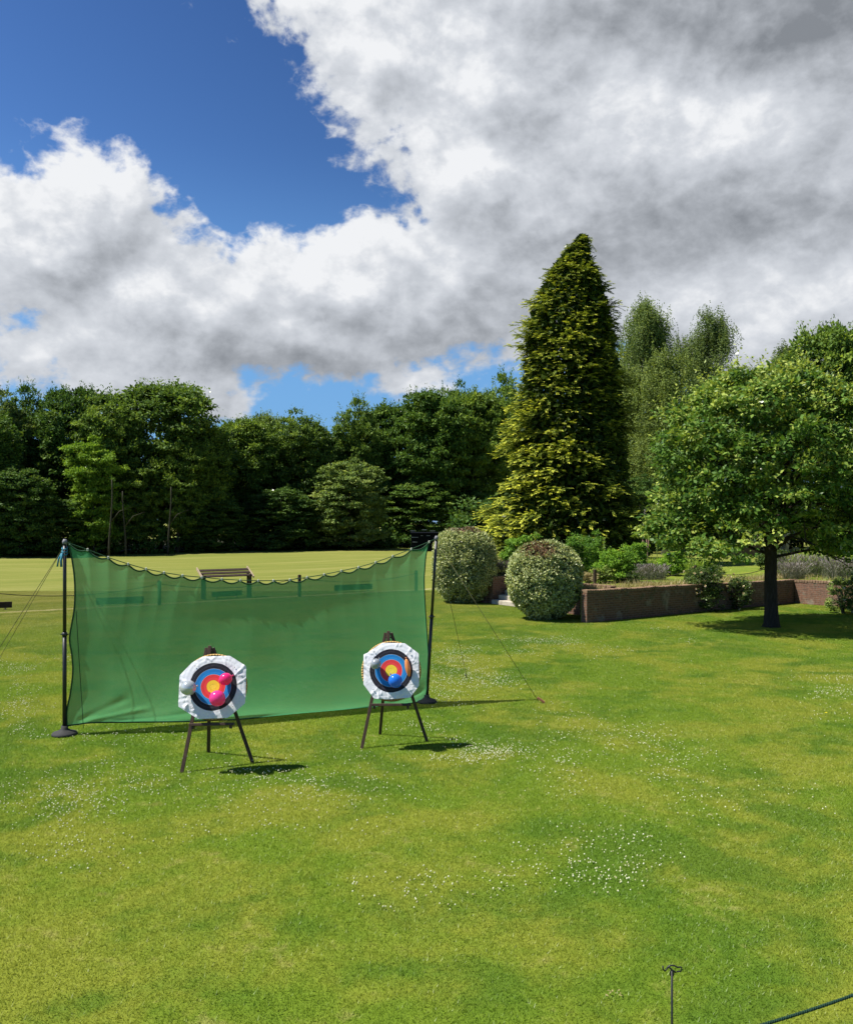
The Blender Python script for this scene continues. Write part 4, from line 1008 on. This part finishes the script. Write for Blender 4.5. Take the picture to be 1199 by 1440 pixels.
for i, lab in enumerate(('slack rope drooping above the wall left of the larger rose', 'slack rope drooping above the wall between the larger rose and the tree trunk', 'slack rope above the sunlit brick wall')):
    rope(P2[i]+(0, 0, .5), P2[i+1]+(0, 0, .5), .36, lab, group='slack ropes between the raised garden posts')

# low boards at the edge of the upper lawn
bg = 'low dark boards along the edge of the upper lawn'
for (x0, x1, yb, hgt, lab) in ((-45, 17, 859, .22, 'low dark board at the left edge of the picture, beside the net'), (135, 202, 852.5, .26, 'low dark board seen through the left part of the net'),
                        (298, 340, 841.5, .22, 'short low dark board seen through the net below the bench'), (470, 523, 832.5, .26, 'low dark board seen through the right part of the net')):
    a = gpt(x0, yb+.8); b_ = gpt(x1, yb-1.8); L = np.linalg.norm(b_-a); t = empty('low_board', (a+b_)/2, lab, 'board', bg, atan2((b_-a)[1], (b_-a)[0]))
    m = MB(); m.box((0, 0, .07+hgt/2), (L, .05, hgt), bev=.006); m.build('plank', WOODD, t)
    for s in (-1, 1): m = MB(); m.box((s*(L/2-.22), .05, .09), (.06, .05, .22), bev=.004); m.build('foot', WOODL, t)

def slatted_bench():
    a = gpt(284, 843.5); b_ = gpt(351.5, 840); L = np.linalg.norm(b_-a); c = (a+b_)/2
    t = empty('wooden_bench', c, 'tall dark wooden bench with sloping slatted top and pale end rails, beyond the net', 'bench', rz=atan2((b_-a)[1], (b_-a)[0]))
    z0, z1 = .90, 1.22; y0, y1 = -.22, .42
    for i in range(3):
        s = (i+.5)/3; m = MB(); y = y0+(y1-y0)*s; z = z0+(z1-z0)*s
        m.bar((-L/2-.05, y, z), (L/2+.05, y, z), .15, .035, up=(0, -(z1-z0), (y1-y0))); m.build('slat', WOODD, t)
    for s in (-1, 1):
        m = MB(); m.bar((s*(L/2+.06), y0-.05, z0-.03), (s*(L/2+.06), y1+.06, z1+.04), .05, .09); m.build('end_rail', WOODL, t)
        for yy, nm in ((y0+.05, 0), (y0+.33, 0)):
            m = MB(); m.box((s*(L/2-.05), yy, (z0+.05)/2), (.085, .07, z0+.1+(yy-y0)*.35), bev=.005); m.build('leg', WOODD, t)
slatted_bench()

# ------------------------------------------------------------------ dark hut under the trees, and summerhouse
def hut():
    y = 92; w = 52/F*y; x = (604-CX)/F*y; t = empty('dark_hut', (x, y, 0), 'very dark low hut with pale dashes on it, under the trees beyond the net', 'hut')
    D = mat_plain('dark_boards', (0.004, 0.005, 0.008), (0.003, 0.004, 0.006), .8, .05, 8, stretch=(1, 1, 6)); PW = mat_plain('pale_strip', (.10, .115, .13), (.12, .14, .16), .6)
    m = MB(); m.box((0, 0, .95), (w, 2.4, 1.9), bev=.03); m.build('wall', D, t)
    m = MB(); m.add([(-w/2-.05, -1.3, 1.9), (w/2+.05, -1.3, 1.9), (w/2+.05, 1.3, 1.95), (-w/2-.05, 1.3, 1.95), (-w/2-.05, -1.3, 1.96), (w/2+.05, -1.3, 1.96), (w/2+.05, 1.3, 2.03), (-w/2-.05, 1.3, 2.03)],
        [(3, 2, 1, 0), (4, 5, 6, 7), (0, 1, 5, 4), (1, 2, 6, 5), (2, 3, 7, 6), (3, 0, 4, 7)]); m.build('roof', D, t)
    for (px, py, pw) in ((580.5, 744.5, 7), (596.5, 743, 7), (608, 744.5, 7), (583.5, 753.4, 9), (593, 751, 3), (602, 751, 5), (583.5, 760, 7)):
        m = MB(); m.box(((px-CX)/F*y-x, -1.22, CAMZ+(HY-py)/F*y-.15), (pw/F*y, .03, .075), bev=.005); m.build('pale_panel', PW, t)
hut()
def summerhouse():
    y = 56; x = (1035-CX)/F*y; W_ = 3.0; t = empty('summerhouse', (x, y, TZ), 'small olive-brown wooden summerhouse half hidden under the round-headed tree', 'summerhouse', rz=radians(-12))
    B = mat_plain('summerhouse_boards', (.12, .095, .05), (.07, .055, .03), .8, .15, 4, stretch=(.5, .5, 12)); R_ = mat_plain('felt_roof', (.05, .05, .045), (.03, .03, .03), .95, .1, 20)
    GL = mat_plain('window_glass', (.02, .025, .03), (.02, .025, .03), .08, .6)
    m = MB(); m.box((0, 1.2, 1.05), (W_, 2.4, 2.1), bev=.01); m.build('wall', B, t)
    m = MB(); m.add([(-W_/2-.15, -.2, 2.08), (W_/2+.15, -.2, 2.08), (0, -.2, 2.95), (-W_/2-.15, 2.6, 2.08), (W_/2+.15, 2.6, 2.08), (0, 2.6, 2.95)], [(0, 1, 2), (5, 4, 3), (0, 2, 5, 3), (2, 1, 4, 5), (1, 0, 3, 4)]); m.build('roof', R_, t)
    m = MB(); m.box((-.75, -.02, .95), (.8, .05, 1.85), bev=.01); d = m.build('door', WOODL, t); m = MB(); m.box((-.45, -.06, .95), (.03, .05, .12), bev=.005); m.build('handle', WOODD, d)
    m = MB()
    for a, b_ in (((.1, -.03, .8), (1.3, -.03, .8)), ((.1, -.03, 1.7), (1.3, -.03, 1.7)), ((.1, -.03, .8), (.1, -.03, 1.7)), ((1.3, -.03, .8), (1.3, -.03, 1.7)), ((.7, -.03, .8), (.7, -.03, 1.7))): m.bar(a, b_, .06, .06, up=(0, 1, 0.001))
    wn = m.build('window', WOODL, t); m = MB(); m.box((.7, -.012, 1.25), (1.15, .02, .86)); m.build('pane', GL, wn)
summerhouse()

# ------------------------------------------------------------------ archery net
L0 = np.array((-5.41, 12.76)); R0 = np.array((0.0, 15.06)); ND = (R0-L0); NL = np.linalg.norm(ND); ND = ND/NL; NN = np.array((ND[1], -ND[0]))  # NN: towards the targets
def net_pt(px, py):
    k = (px-CX)/F; t = (k*L0[1]-L0[0])/((R0-L0)[0]-k*(R0-L0)[1]); v = L0+(R0-L0)*t
    return t*NL, CAMZ-(py-HY)/F*v[1]
def net():
    RZ = atan2(ND[1], ND[0])
    t = empty('archery_net', (L0[0], L0[1], 0), 'wide green backstop netting slung between two poles behind the targets', 'net', rz=RZ)
    top = np.array([net_pt(*p) for p in ((97, 765), (123, 774), (152, 785), (180, 794), (205, 801), (230, 806), (256, 810), (283, 812.5), (311, 815), (337, 816.5), (362, 817), (385, 817), (408, 816), (432, 812.5), (456, 808.5), (480, 803.5), (504, 798.5), (528, 791.5), (552, 783), (578, 773), (603, 763))])
    bot = np.array([net_pt(*p) for p in ((104, 1023), (130, 1019), (160, 1017.5), (200, 1017), (260, 1016), (330, 1012), (400, 1008), (460, 1004), (520, 997), (560, 992), (588, 987))])
    lef = np.array([net_pt(*p) for p in ((97, 765), (101, 785), (104.5, 810), (105.5, 835), (104, 860), (98, 897), (101, 920), (102.5, 945), (99, 975), (94, 1000), (94, 1021))])
    rig = np.array([net_pt(*p) for p in ((603, 763), (599, 780), (597, 800), (596, 820), (598, 860), (600, 890), (602, 920), (602.5, 950), (602, 970), (598, 981), (590, 987))])
    def smooth_curve(P, n):
        s = np.linspace(0, len(P)-1, n); i = np.clip(s.astype(int), 0, len(P)-2); f = (s-i)[:, None]
        Pm = np.vstack([2*P[0]-P[1], P, 2*P[-1]-P[-2]]); a, b, c, d = Pm[i], Pm[i+1], Pm[i+2], Pm[i+3]
        return .5*((2*b)+(c-a)*f+(2*a-5*b+4*c-d)*f**2+(3*b-a-3*c+d)*f**3)
    NU, NV = 260, 110
    T = smooth_curve(top, NU); B = smooth_curve(bot, NU); Lf = smooth_curve(lef, NV); Rt = smooth_curve(rig, NV)
    u = np.linspace(0, 1, NU)[:, None, None]; v = np.linspace(0, 1, NV)[None, :, None]
    S = (1-v)*T[:, None]+v*B[:, None]+(1-u)*Lf[None]+u*Rt[None]-((1-u)*(1-v)*T[0]+u*(1-v)*T[-1]+(1-u)*v*B[0]+u*v*B[-1])
    U = u[..., 0]; Vv = v[..., 0]
    # scallops hanging between the clips
    ncl = 21; ph = (U*(ncl-1)) % 1.0; S[..., 1] -= 0.052*np.sin(pi*ph)*np.exp(-Vv*9)
    bul = np.sin(pi*np.clip(U, 0, 1))**.6*(0.05*np.sin(pi*Vv)+0.13*np.sin(pi*np.clip(Vv, 0, 1)**1.35)**1.1)
    bul += 0.03*np.sin(pi*ph)*np.exp(-Vv*7)
    def ridge(x0, y0, x1, y1, bend, w, h):
        t = np.clip(((U-x0)*(x1-x0)+(Vv-y0)*(y1-y0))/((x1-x0)**2+(y1-y0)**2), 0, 1)
        cx, cy = x0+(x1-x0)*t, y0+(y1-y0)*t+bend*np.sin(pi*t)
        d = np.sqrt((U-cx)**2+((Vv-cy)*.45)**2); return h*np.exp(-(d/w)**2)*np.sin(pi*np.clip(t*.9+.06, 0, 1))
    bul += ridge(.50, .99, .93, .60, .12, .018, .12)-ridge(.60, 1.0, .97, .70, .11, .018, .08)+ridge(.72, .98, .98, .78, .06, .014, .08)
    bul += ridge(.40, 1.0, .62, .97, .02, .012, .05)+ridge(.06, .98, .22, .78, .05, .016, .05)+ridge(.22, .99, .42, .85, .05, .014, .04)-ridge(.10, .99, .30, .84, .04, .014, .05)
    bul += .005*np.sin(U*31+Vv*5)*np.sin(pi*Vv)+.002*np.sin(U*67-Vv*9)*np.sin(pi*Vv)
    X = S[..., 0]; Z = np.maximum(S[..., 1], .012)
    V3 = np.stack([X, -bul, Z], -1)      # local frame: x along the net, -y towards the targets
    idx = (np.arange(NU-1)[:, None]*NV+np.arange(NV-1)).ravel()
    me = npmesh('netting', V3.reshape(-1, 3), np.stack([idx, idx+NV, idx+NV+1, idx+1], 1), smooth=True)
    m, nt = newmat('green_netting'); N = NT(nt)
    tc = N.n('ShaderNodeTexCoord').outputs['Object']
    nz = N.noise(tc, 1.3, 3, .5); wv = N.noise(N.vm('MULTIPLY', tc, (1, 1, 1)), 90, 2, .7)
    c = N.mix(N.mr(nz, .3, .7), (0.092, 0.320, 0.130), (0.108, 0.365, 0.155)); c = N.mix(N.mr(wv, .3, .7, 0, .35), c, (0.06, 0.28, 0.12))
    d = N.n('ShaderNodeBsdfDiffuse'); nt.links.new(c, d.inputs[0]); tl = N.n('ShaderNodeBsdfTranslucent'); nt.links.new(c, tl.inputs[0])
    a = N.n('ShaderNodeMixShader'); a.inputs[0].default_value = .58; nt.links.new(d.outputs[0], a.inputs[1]); nt.links.new(tl.outputs[0], a.inputs[2])
    tp = N.n('ShaderNodeBsdfTransparent'); tp.inputs[0].default_value = (1, 1, 1, 1)
    b = N.n('ShaderNodeMixShader'); b.inputs[0].default_value = .15; nt.links.new(a.outputs[0], b.inputs[1]); nt.links.new(tp.outputs[0], b.inputs[2])
    N.out(b.outputs[0])
    link('netting', me, m, t)
    DK = mat_plain('edge_tape', (0.02, 0.075, 0.028), (.012, .05, .02), .7)
    for nm, idxs in (('hem', [(i, 0) for i in range(NU)]), ('hem', [(0, j) for j in range(NV)]), ('hem', [(NU-1, j) for j in range(NV)]), ('hem', [(i, NV-1) for i in range(0, NU, 2)])):
        q = MB(); q.tube([V3[i, j] for i, j in idxs], .013, 5); q.build(nm, DK, t)
    # cord the net hangs from, and its clips
    q = MB(); P = [np.array((-.02, 0, top[0, 1]+.03))]+[V3[int(round(i*(NU-1)/(ncl-1))), 0]+np.array((0, 0, .012)) for i in range(ncl)]+[np.array((NL+.20, 0, 2.90))]
    q.tube(P, .007, 5); q.build('hanging_cord', DK, t)
    CL = mat_plain('clip_white', (.6, .6, .5), (.45, .45, .38), .5)
    for i in range(1, ncl):
        p = P[i+1] if i < ncl else P[-1]; q = MB(); q.box(p+np.array((0, -.012, .0)), (.028, .02, .045), bev=.005); q.build('clip', CL, t)
    q = MB(); q.tube([np.array(( .16+.10*s, -.02-.1*s, 1.75*(1-s)+.1)) for s in np.linspace(0, 1, 8)], .005, 5); q.build('tie_cord', DK, t)
net()
BLACK = mat_plain('black_steel', (.010, .010, .012), (.016, .016, .018), .4, .5, 20); RUB = mat_plain('grey_rubber', (.045, .045, .045), (.03, .03, .03), .8, .2, 15)
BLUE = mat_plain('blue_cord', (.05, .25, .34), (.03, .14, .22), .7, .2, 40)
def net_pole(base, tip, lab, knot):
    t = empty('net_pole', base, lab, 'pole', 'black poles holding the netting')
    b = MB(); b.lathe([(.18, 0.0), (.185, .02), (.17, .045), (.09, .07), (.05, .10), (.05, .14)], 28); b.build('base', RUB, t)
    d = np.array(tip, float)-np.array(base, float)
    b = MB(); b.tube([d*s for s in (.02, .3, .52)], .030, 12); b.build('lower_tube', BLACK, t)
    b = MB(); b.tube([d*s for s in (.50, .8, 1.0)], .026, 12); b.build('upper_tube', BLACK, t)
    b = MB(); b.tube([d*.515, d*.535], .037, 12); b.tube([d*.525+np.array((-.06, 0, 0)), d*.525+np.array((.06, 0, 0))], .009, 6); b.build('collar', BLACK, t)
    b = MB(); b.tube([d*.995, d*1.01, d*1.022], [.036, .036, .02], 12); b.build('cap', mat_plain('grey_cap', (.2, .2, .22), (.12, .12, .13)), t)
    if knot:
        b = MB()
        for i in range(3): b.tube([d*(.945+.015*i)+np.array((.038*cos(a), .038*sin(a), .02*sin(a))) for a in np.linspace(0, 6.28, 12)], .010, 6)
        b.tube([d*.95+np.array((-.03, -.03, 0)), d*.93+np.array((-.07, -.05, -.03)), d*.90+np.array((-.09, -.05, -.06))], .013, 6)
        b.tube([d*.95+np.array((-.02, -.04, 0)), d*.92+np.array((-.035, -.05, -.03)), d*.895+np.array((-.03, -.05, -.05))], .016, 6)
        b.build('cord_knot', BLUE, t)
    return np.array(tip)
TL = net_pole((-5.41, 12.76, 0), (-5.415, 12.78, 2.87), 'upright black pole at the left end of the net, on a round grey base', True)
TR = net_pole((0.0, 15.06, 0), (.175, 15.10, 2.88), 'black pole leaning right at the right end of the net', False)
GUY = mat_plain('guy_cord', (.11, .11, .05), (.07, .07, .03), .9)
def guy(tip, peg, lab, pegmat, big):
    peg = np.array(peg, float); t = empty('guy_rope', (peg[0], peg[1], 0), lab, 'guy rope', 'thin guy ropes of the net poles')
    d = (np.array(tip)-peg); d /= np.linalg.norm(d)
    b = MB(); b.tube([np.array((0, 0, .03)), np.array(tip)-peg-np.array((0, 0, .03))], .0045, 5); b.build('cord', GUY, t)
    b = MB()
    if big: b.bar((-.02, .0, .10), (.10, -.03, .02), .045, .035)
    else: b.tube([(-.02, 0, .08), (.02, 0, -.05)], .012, 6); b.tube([(-.02, 0, .07), (-.045, 0, .06)], .008, 6)
    b.build('peg', pegmat, t)
guy(TR, gpt(757, 989), 'guy rope from the right net pole to a brown wooden peg in the lawn', mat_plain('peg_wood', (.30, .13, .07), (.18, .08, .04)), True)
guy(TR, gpt(656, 954), 'guy rope from the right net pole down to the white clover patch', BLACK, False)
guy(TL, gpt(-62, 1010), 'nearer guy rope from the left net pole towards the left edge', BLACK, False)
guy(TL, gpt(-28, 975), 'fainter farther guy rope from the left net pole towards the left edge', BLACK, False)

# ------------------------------------------------------------------ targets
def mats_target():
    m, nt = newmat('target_paper'); N = NT(nt)
    tc = N.n('ShaderNodeTexCoord').outputs['Object']
    r = N.vm('LENGTH', N.vm('MULTIPLY', N.vm('ADD', tc, N.vm('MULTIPLY', N.vm('SUBTRACT', N.noise(tc, 9, 2, .5, out=1), (.5, .5, .5)), (.012, .012, 0))), (1, 1, 0)))
    def band(c, lim, col): return N.mix(N.mr(r, lim-.0015, lim+.0015, 1, 0), c, col)
    nz = N.noise(tc, 30, 4, .6)
    c = N.mix(N.mr(nz, .3, .7), (.80, .80, .83), (.70, .70, .75))
    c = band(c, .302, (.014, .013, .020)); c = band(c, .2655, (.10, .09, .11)); c = band(c, .2635, (.014, .013, .020)); c = band(c, .228, (.75, .78, .8)); c = band(c, .2265, (.015, .20, .52)); c = band(c, .1935, (.01, .12, .38)); c = band(c, .1915, (.018, .24, .60))
    c = band(c, .157, (.75, .6, .3)); c = band(c, .155, (.70, .045, .05)); c = band(c, .118, (.55, .03, .03)); c = band(c, .1165, (.78, .06, .06)); c = band(c, .0825, (.45, .30, .02)); c = band(c, .0805, (.85, .62, .04)); c = band(c, .041, (.60, .40, .02)); c = band(c, .0395, (.88, .68, .06))
    wear = N.math('MULTIPLY', N.mr(r, .075, .02, 0, 1), N.mr(N.noise(tc, 55, 3, .7), .52, .62, 0, .7)); c = N.mix(wear, c, (.45, .25, .02))
    N.out(N.pbsdf(c, .55, .3, bump=nz, bstr=.25, bdist=.006)); 
    s, nt = newmat('straw_rope'); N = NT(nt); tc = N.n('ShaderNodeTexCoord').outputs['Object']
    sx = N.n('ShaderNodeSeparateXYZ'); nt.links.new(tc, sx.inputs[0]); ang = N.math('ARCTAN2', sx.outputs[1], sx.outputs[0])
    st = N.math('SINE', N.math('ADD', N.math('MULTIPLY', ang, 70), N.math('MULTIPLY', N.noise(tc, 8, 2), 6)))
    c = N.mix(N.mr(st, -1, 1), (.36, .22, .075), (.52, .35, .13)); N.out(N.pbsdf(c, .85, .15, bump=st, bstr=.5, bdist=.01))
    return m, s
MPAPER, MSTRAW = mats_target()
def rotm(yaw, tilt):
    """local frame of a target face: x right, y up the face, z out of the face"""
    n = np.array((sin(yaw)*cos(tilt), -cos(yaw)*cos(tilt), sin(tilt))); x = np.array((cos(yaw), sin(yaw), 0)); y = np.cross(n, x)
    return np.array((x, y, n)).T
def target(feet, apex_px, apex_y, boss_c, yaw, tilt, outline, labs, seed, legw=.045):
    fl, fr, fb = [gpt(*p) for p in feet]; A = dpt(*apex_px, apex_y)
    org = np.array(((fl[0]+fr[0])/2, (fl[1]+fr[1])/2, 0))
    t = empty('target_stand', org, labs[0], 'target stand', 'brown wooden target easels')
    Rm = rotm(yaw, tilt); xh = Rm[:, 0]; yh = Rm[:, 1]; nh = Rm[:, 2]
    for f, off in ((fl, -.04), (fr, .04)):
        b = MB(); b.bar(f-org-np.array((0, 0, .02)), A+xh*off-org, legw, .032, up=nh); b.build('leg', WOOD, t)
    b = MB(); b.bar(fb-org-np.array((0, 0, .02)), A-org-nh*.05+np.array((0, 0, -.03)), legw, .032, up=nh); b.build('leg', WOOD, t)
    # head block between the legs
    b = MB(); M3 = np.array((xh, -nh, yh)).T; b.box(A-org-yh*.05, (.045, .05, .15), bev=.006, M=M3); b.tube([A-org-xh*.075-yh*.07, A-org+xh*.075-yh*.07], .007, 6); b.build('head_block', WOOD, t)
    C = np.array(boss_c)
    led = C-yh*.468-nh*.02
    b = MB(); b.box(led-org, (.56, .10, .035), bev=.004, M=np.array((xh, nh, np.cross(xh, nh))).T); b.build('ledge', WOOD, t)
    for s in (-1, 1):
        b = MB(); b.box(led-org+xh*s*.235-yh*.02-nh*.02, (.03, .09, .07), bev=.004, M=np.array((xh, nh, np.cross(xh, nh))).T); b.build('bracket', WOOD, t)
    # straw boss: coiled straw rope, 10 cm thick
    rng = np.random.default_rng(seed)
    bo = empty('straw_boss', C, labs[1], 'archery target', 'round straw archery targets with paper faces')
    b = MB(); prof = [(.0001, 0.0)]
    for i in range(14): r0 = .03*i; prof += [(r0+.004, .0), (r0+.015, .010), (r0+.026, .0)]
    prof += [(.416, -.004), (.422, -.022), (.415, -.04), (.423, -.06), (.413, -.08), (.398, -.10)]
    prof += [(.0001, -.10)]
    b.lathe(prof, 56); o = b.build('straw_coil', MSTRAW, bo)
    # paper: polar sheet, crumpled near its rim
    ol = 1.0*np.array([((x-outline[0][0])*outline[1], (outline[0][1]-y)*outline[1]) for x, y in outline[2]])
    ang = np.arctan2(ol[:, 1], ol[:, 0])
    NA, NR = 168, 30
    th = np.linspace(0, 2*pi, NA, endpoint=False)
    def rim(a):
        d = np.array((cos(a), sin(a)))
        best = 9
        for i in range(len(ol)):
            p, q = ol[i], ol[(i+1) % len(ol)]; e = q-p; den = d[0]*e[1]-d[1]*e[0]
            if abs(den) < 1e-9: continue
            tt = (p[0]*e[1]-p[1]*e[0])/den; s = (p[0]*d[1]-p[1]*d[0])/den
            if tt > 0 and -1e-6 <= s <= 1+1e-6: best = min(best, tt)
        return best
    rr = np.array([rim(a) for a in th]); rr = (rr+.08*np.roll(rr, 1)+.08*np.roll(rr, -1))/1.16
    s = np.linspace(0, 1, NR)[:, None]**.8
    Rg = s*rr[None]
    fold = np.zeros_like(Rg)
    for k in range(46):
        a0 = rng.random()*6.283; w = .022+.06*rng.random(); tw = rng.normal()*2.2; am = (.003+.009*rng.random())*rng.choice((-1, 1))
        da = (th[None]-a0-tw*(Rg-.3)+pi) % (2*pi)-pi
        fold += am*(1-np.abs(da)/w).clip(0, 1)*np.clip((Rg-.22)/.16, 0, 1)
    fold += .0025*np.sin(Rg*60+th[None]*3)*np.clip((Rg-.15)/.2, 0, 1)+.0006*rng.normal(size=Rg.shape)*np.clip((Rg-.28)/.1, 0, 1)
    V3 = np.stack([Rg*np.cos(th), Rg*np.sin(th), .020+np.abs(fold)+.006*s-.012*s**6], -1).reshape(-1, 3)
    i = (np.arange(NR-1)[:, None]*NA+np.arange(NA)).ravel(); j = (np.arange(NR-1)[:, None]*NA+(np.arange(NA)+1) % NA).ravel()
    me = npmesh('target_face', V3, np.stack([i, j, j+NA, i+NA], 1), smooth=True)
    link('target_face', me, MPAPER, bo)
    PIN = mat_plain('pin_metal', (.5, .5, .5), (.4, .4, .4), .4, .5)
    for a in (.75, 2.3, 3.95, 5.5):
        b = MB(); b.lathe([(.008, 0), (.009, .004), (.004, .008)], 10, (cos(a)*.36, sin(a)*.36, .034)); b.build('pin', PIN, bo)
    bo.rotation_mode = 'QUATERNION'; bo.rotation_quaternion = mathutils.Matrix(Rm.tolist()).to_quaternion()
    return C, Rm
sL = .00151; sR = .00153
CL_, RL_ = target([(255, 1087), (356, 1073), (293, 1058)], (295, 911), 11.32, dpt(300, 966, 10.93), radians(4), radians(15),
    ((497, 600), sL, [(400, 345), (625, 340), (768, 430), (771, 740), (630, 860), (385, 865), (215, 760), (213, 500), (310, 395)]),
    ('easel under the left target, the one nearer to the camera', 'left straw target with one silvery white and two pink balloons, nearer to the camera'), 91)
CR_, RR_ = target([(508, 1053), (601, 1043), (534, 1033)], (546, 890), 12.42, dpt(550, 943.5, 12.02), radians(1), radians(15),
    ((465, 487), sR, [(232, 330), (380, 230), (590, 235), (718, 330), (721, 620), (640, 730), (440, 745), (310, 738), (212, 610), (209, 335)]),
    ('easel under the right target, beside the right net pole', 'right straw target with silver, blue and orange balloons, beside the right net pole'), 92)
def mat_balloon(name, col, tr=.25, metal=0.0):
    m, nt = newmat(name); N = NT(nt)
    p = N.n('ShaderNodeBsdfPrincipled'); p.inputs['Base Color'].default_value = (*col, 1); p.inputs['Roughness'].default_value = .14; p.inputs['Specular IOR Level'].default_value = .6; p.inputs['Metallic'].default_value = metal
    p.inputs['Coat Weight'].default_value = .5
    t = N.n('ShaderNodeBsdfTranslucent'); t.inputs[0].default_value = (*col, 1)
    x = N.n('ShaderNodeMixShader'); x.inputs[0].default_value = tr; nt.links.new(p.outputs[0], x.inputs[1]); nt.links.new(t.outputs[0], x.inputs[2]); N.out(x.outputs[0]); return m
def balloon(C, Rm, x, y, r, L, ang, col, lab, tr=.3, metal=0.0):
    """ang: direction the knot points in the face plane; r max radius, L length"""
    d = np.array((cos(ang), sin(ang), .12)); d /= np.linalg.norm(d); u = np.cross(d, (0, 0, 1.0)); u /= np.linalg.norm(u); w = np.cross(u, d)
    Mm = np.array((u, w, d)).T
    prof = []
    for i in range(19):
        a = pi*i/18; z = -cos(a)*L/2; rad = r*sin(a)**.92*(1-.20*max(0, -cos(a)*-1)**2)
        prof.append((max(rad, .004), z))
    prof[-1] = (.007, L/2); prof += [(.005, L/2+.008), (.011, L/2+.018), (.012, L/2+.024), (.002, L/2+.022)]
    b = MB(); b.lathe(prof, 28, M=Mm)
    o = b.build('balloon', mat_balloon('balloon_skin', col, tr, metal), None, (C+Rm@np.array((x, y, .035+r))).tolist())
    o.rotation_mode = 'QUATERNION'; o.rotation_quaternion = mathutils.Matrix(Rm.tolist()).to_quaternion(); tag(o, lab, 'balloon', 'small balloons pinned to the target faces')
balloon(CL_, RL_, -.290, -.02, .098, .20, 0.2, (.55, .59, .60), 'silvery white balloon at the left side of the left target', .2, .35)
balloon(CL_, RL_, .165, .085, .078, .175, .45, (.85, .03, .22), 'upper pink balloon on the left target, its knot towards the upper right', .35)
balloon(CL_, RL_, .080, -.155, .100, .205, 2.5, (.85, .06, .32), 'lower pink balloon on the left target, below the yellow centre', .35)
balloon(CR_, RR_, -.215, .085, .072, .155, 1.0, (.36, .39, .42), 'silver grey balloon at the upper left of the right target', .25, .2)
balloon(CR_, RR_, .06, -.150, .098, .20, 2.2, (.02, .19, .72), 'blue balloon below the centre of the right target', .3)
balloon(CR_, RR_, .232, .035, .038, .25, 1.75, (.88, .36, .10), 'long orange balloon standing upright on the right of the right target', .35)

# ------------------------------------------------------------------ near things
def hook_stake():
    y = 4.5; p = dpt(944.5, 1360, y); s = .00375
    t = empty('hook_stake', (p[0], y, 0), 'thin black iron stake with a double hook on top, standing at the bottom right', 'stake')
    b = MB(); b.tube([(0, 0, -.1), (0, 0, p[2]*.5), (0, 0, p[2]-.02)], .0058, 8); b.build('rod', BLACK, t)
    def Z(x, yy, d=0): return ((x-350)/3.34*s, d, p[2]-(yy-268)/3.34*s)
    b = MB()
    b.tube([Z(307, 264, 0), Z(308, 278, 0), Z(316, 288, 0), Z(325, 280, 0), Z(331, 268, 0), Z(343, 262, 0), Z(362, 263, 0), Z(377, 271, 0), Z(391, 269, 0), Z(397, 279, 0), Z(390, 289, 0), Z(372, 291, 0)], .0042, 8)
    b.build('hook', BLACK, t)
    b = MB(); b.tube([Z(331, 266, 0), Z(343, 276, 0), Z(352, 284, 0), Z(368, 295, 0)], .0045, 8)
    b.tube([Z(350+9*sin(a), 299-14*cos(a)) for a in np.linspace(0, 6.28, 16)], .0035, 8); b.build('ring', BLACK, t)
hook_stake()
def near_rope():
    # twisted green rope slung low across the bottom right corner
    a = dpt(1040, 1450.5, 4.25); b_ = dpt(1330, 1346, 4.75); L = np.linalg.norm(b_-a); d = (b_-a)/L
    m = MB(); n = 150; u = np.cross(d, (0, 0, 1)); u /= np.linalg.norm(u); w = np.cross(u, d)
    for st in range(3):
        pts = []
        for i in range(n+1):
            s = i/n; ph = s*L/.045*2*pi+st*2.094; sag = -.05*4*s*(1-s)*.5
            pts.append(d*L*s+(u*cos(ph)+w*sin(ph))*.0048+np.array((0, 0, sag)))
        m.tube(pts, .0045, 6)
    o = m.build('green_rope', mat_plain('green_rope_fibre', (.010, .030, .020), (.022, .055, .038), .85, .1, 90), None, a); tag(o, 'twisted dark green rope slung across the bottom right corner', 'rope')
    t = empty('rope_stake', (b_[0], b_[1], 0), 'black iron stake holding the green rope, just beyond the right edge', 'stake')
    q = MB(); q.tube([(0, 0, -.1), (0, 0, b_[2]+.05)], .006, 8); q.build('rod', BLACK, t); q = MB(); q.tube([(0, 0, b_[2]+.04), (.03, 0, b_[2]+.06), (.04, 0, b_[2]+.02), (.0, 0, b_[2]-.01)], .005, 8); q.build('hook', BLACK, t)
near_rope()

def lawn_litter():
    rng = np.random.default_rng(111)
    p = gpt(866, 1402); lv = Leaves(); n = 9
    lv.add(rng.normal(size=(n, 3))*np.array((.035, .02, 0))+np.array((0, 0, .03)), nrm(rng.normal(size=(n, 3))*np.array((1, 1, .2))), nrm(rng.normal(size=(n, 3))*.3+(0, 0, 1)), .030, .012, .35+.3*rng.random(n))
    o = link('dry_leaf_scrap', lv.mesh('dry_leaf_scrap'), ML['straw'], None, p); tag(o, 'small scrap of pale dry leaves on the grass left of the hook stake', 'leaves')
    p = gpt(1161, 1007); lv = Leaves(); n = 14; a = np.arange(n)*2.4
    lv.add(np.tile((0, 0, .05), (n, 1))+0.0, np.stack([np.cos(a), np.sin(a), .35+0*a], 1), np.tile((0, 0, 1.0), (n, 1)), .028, .012, np.full(n, .9))
    m = mat_leaf('petal_yellow', [(.6, .45, .02), (.75, .6, .03), (.8, .68, .04)], .3, 0)
    t = empty('yellow_flower', p, 'single yellow flower in the lawn near the right edge', 'flower'); link('blossom', lv.mesh('blossom'), m, t)
    b = MB(); b.tube([(0, 0, -.01), (0, 0, .05)], .002, 5); b.build('stem', mat_plain('flower_stem', (.12, .2, .04)), t)
lawn_litter()
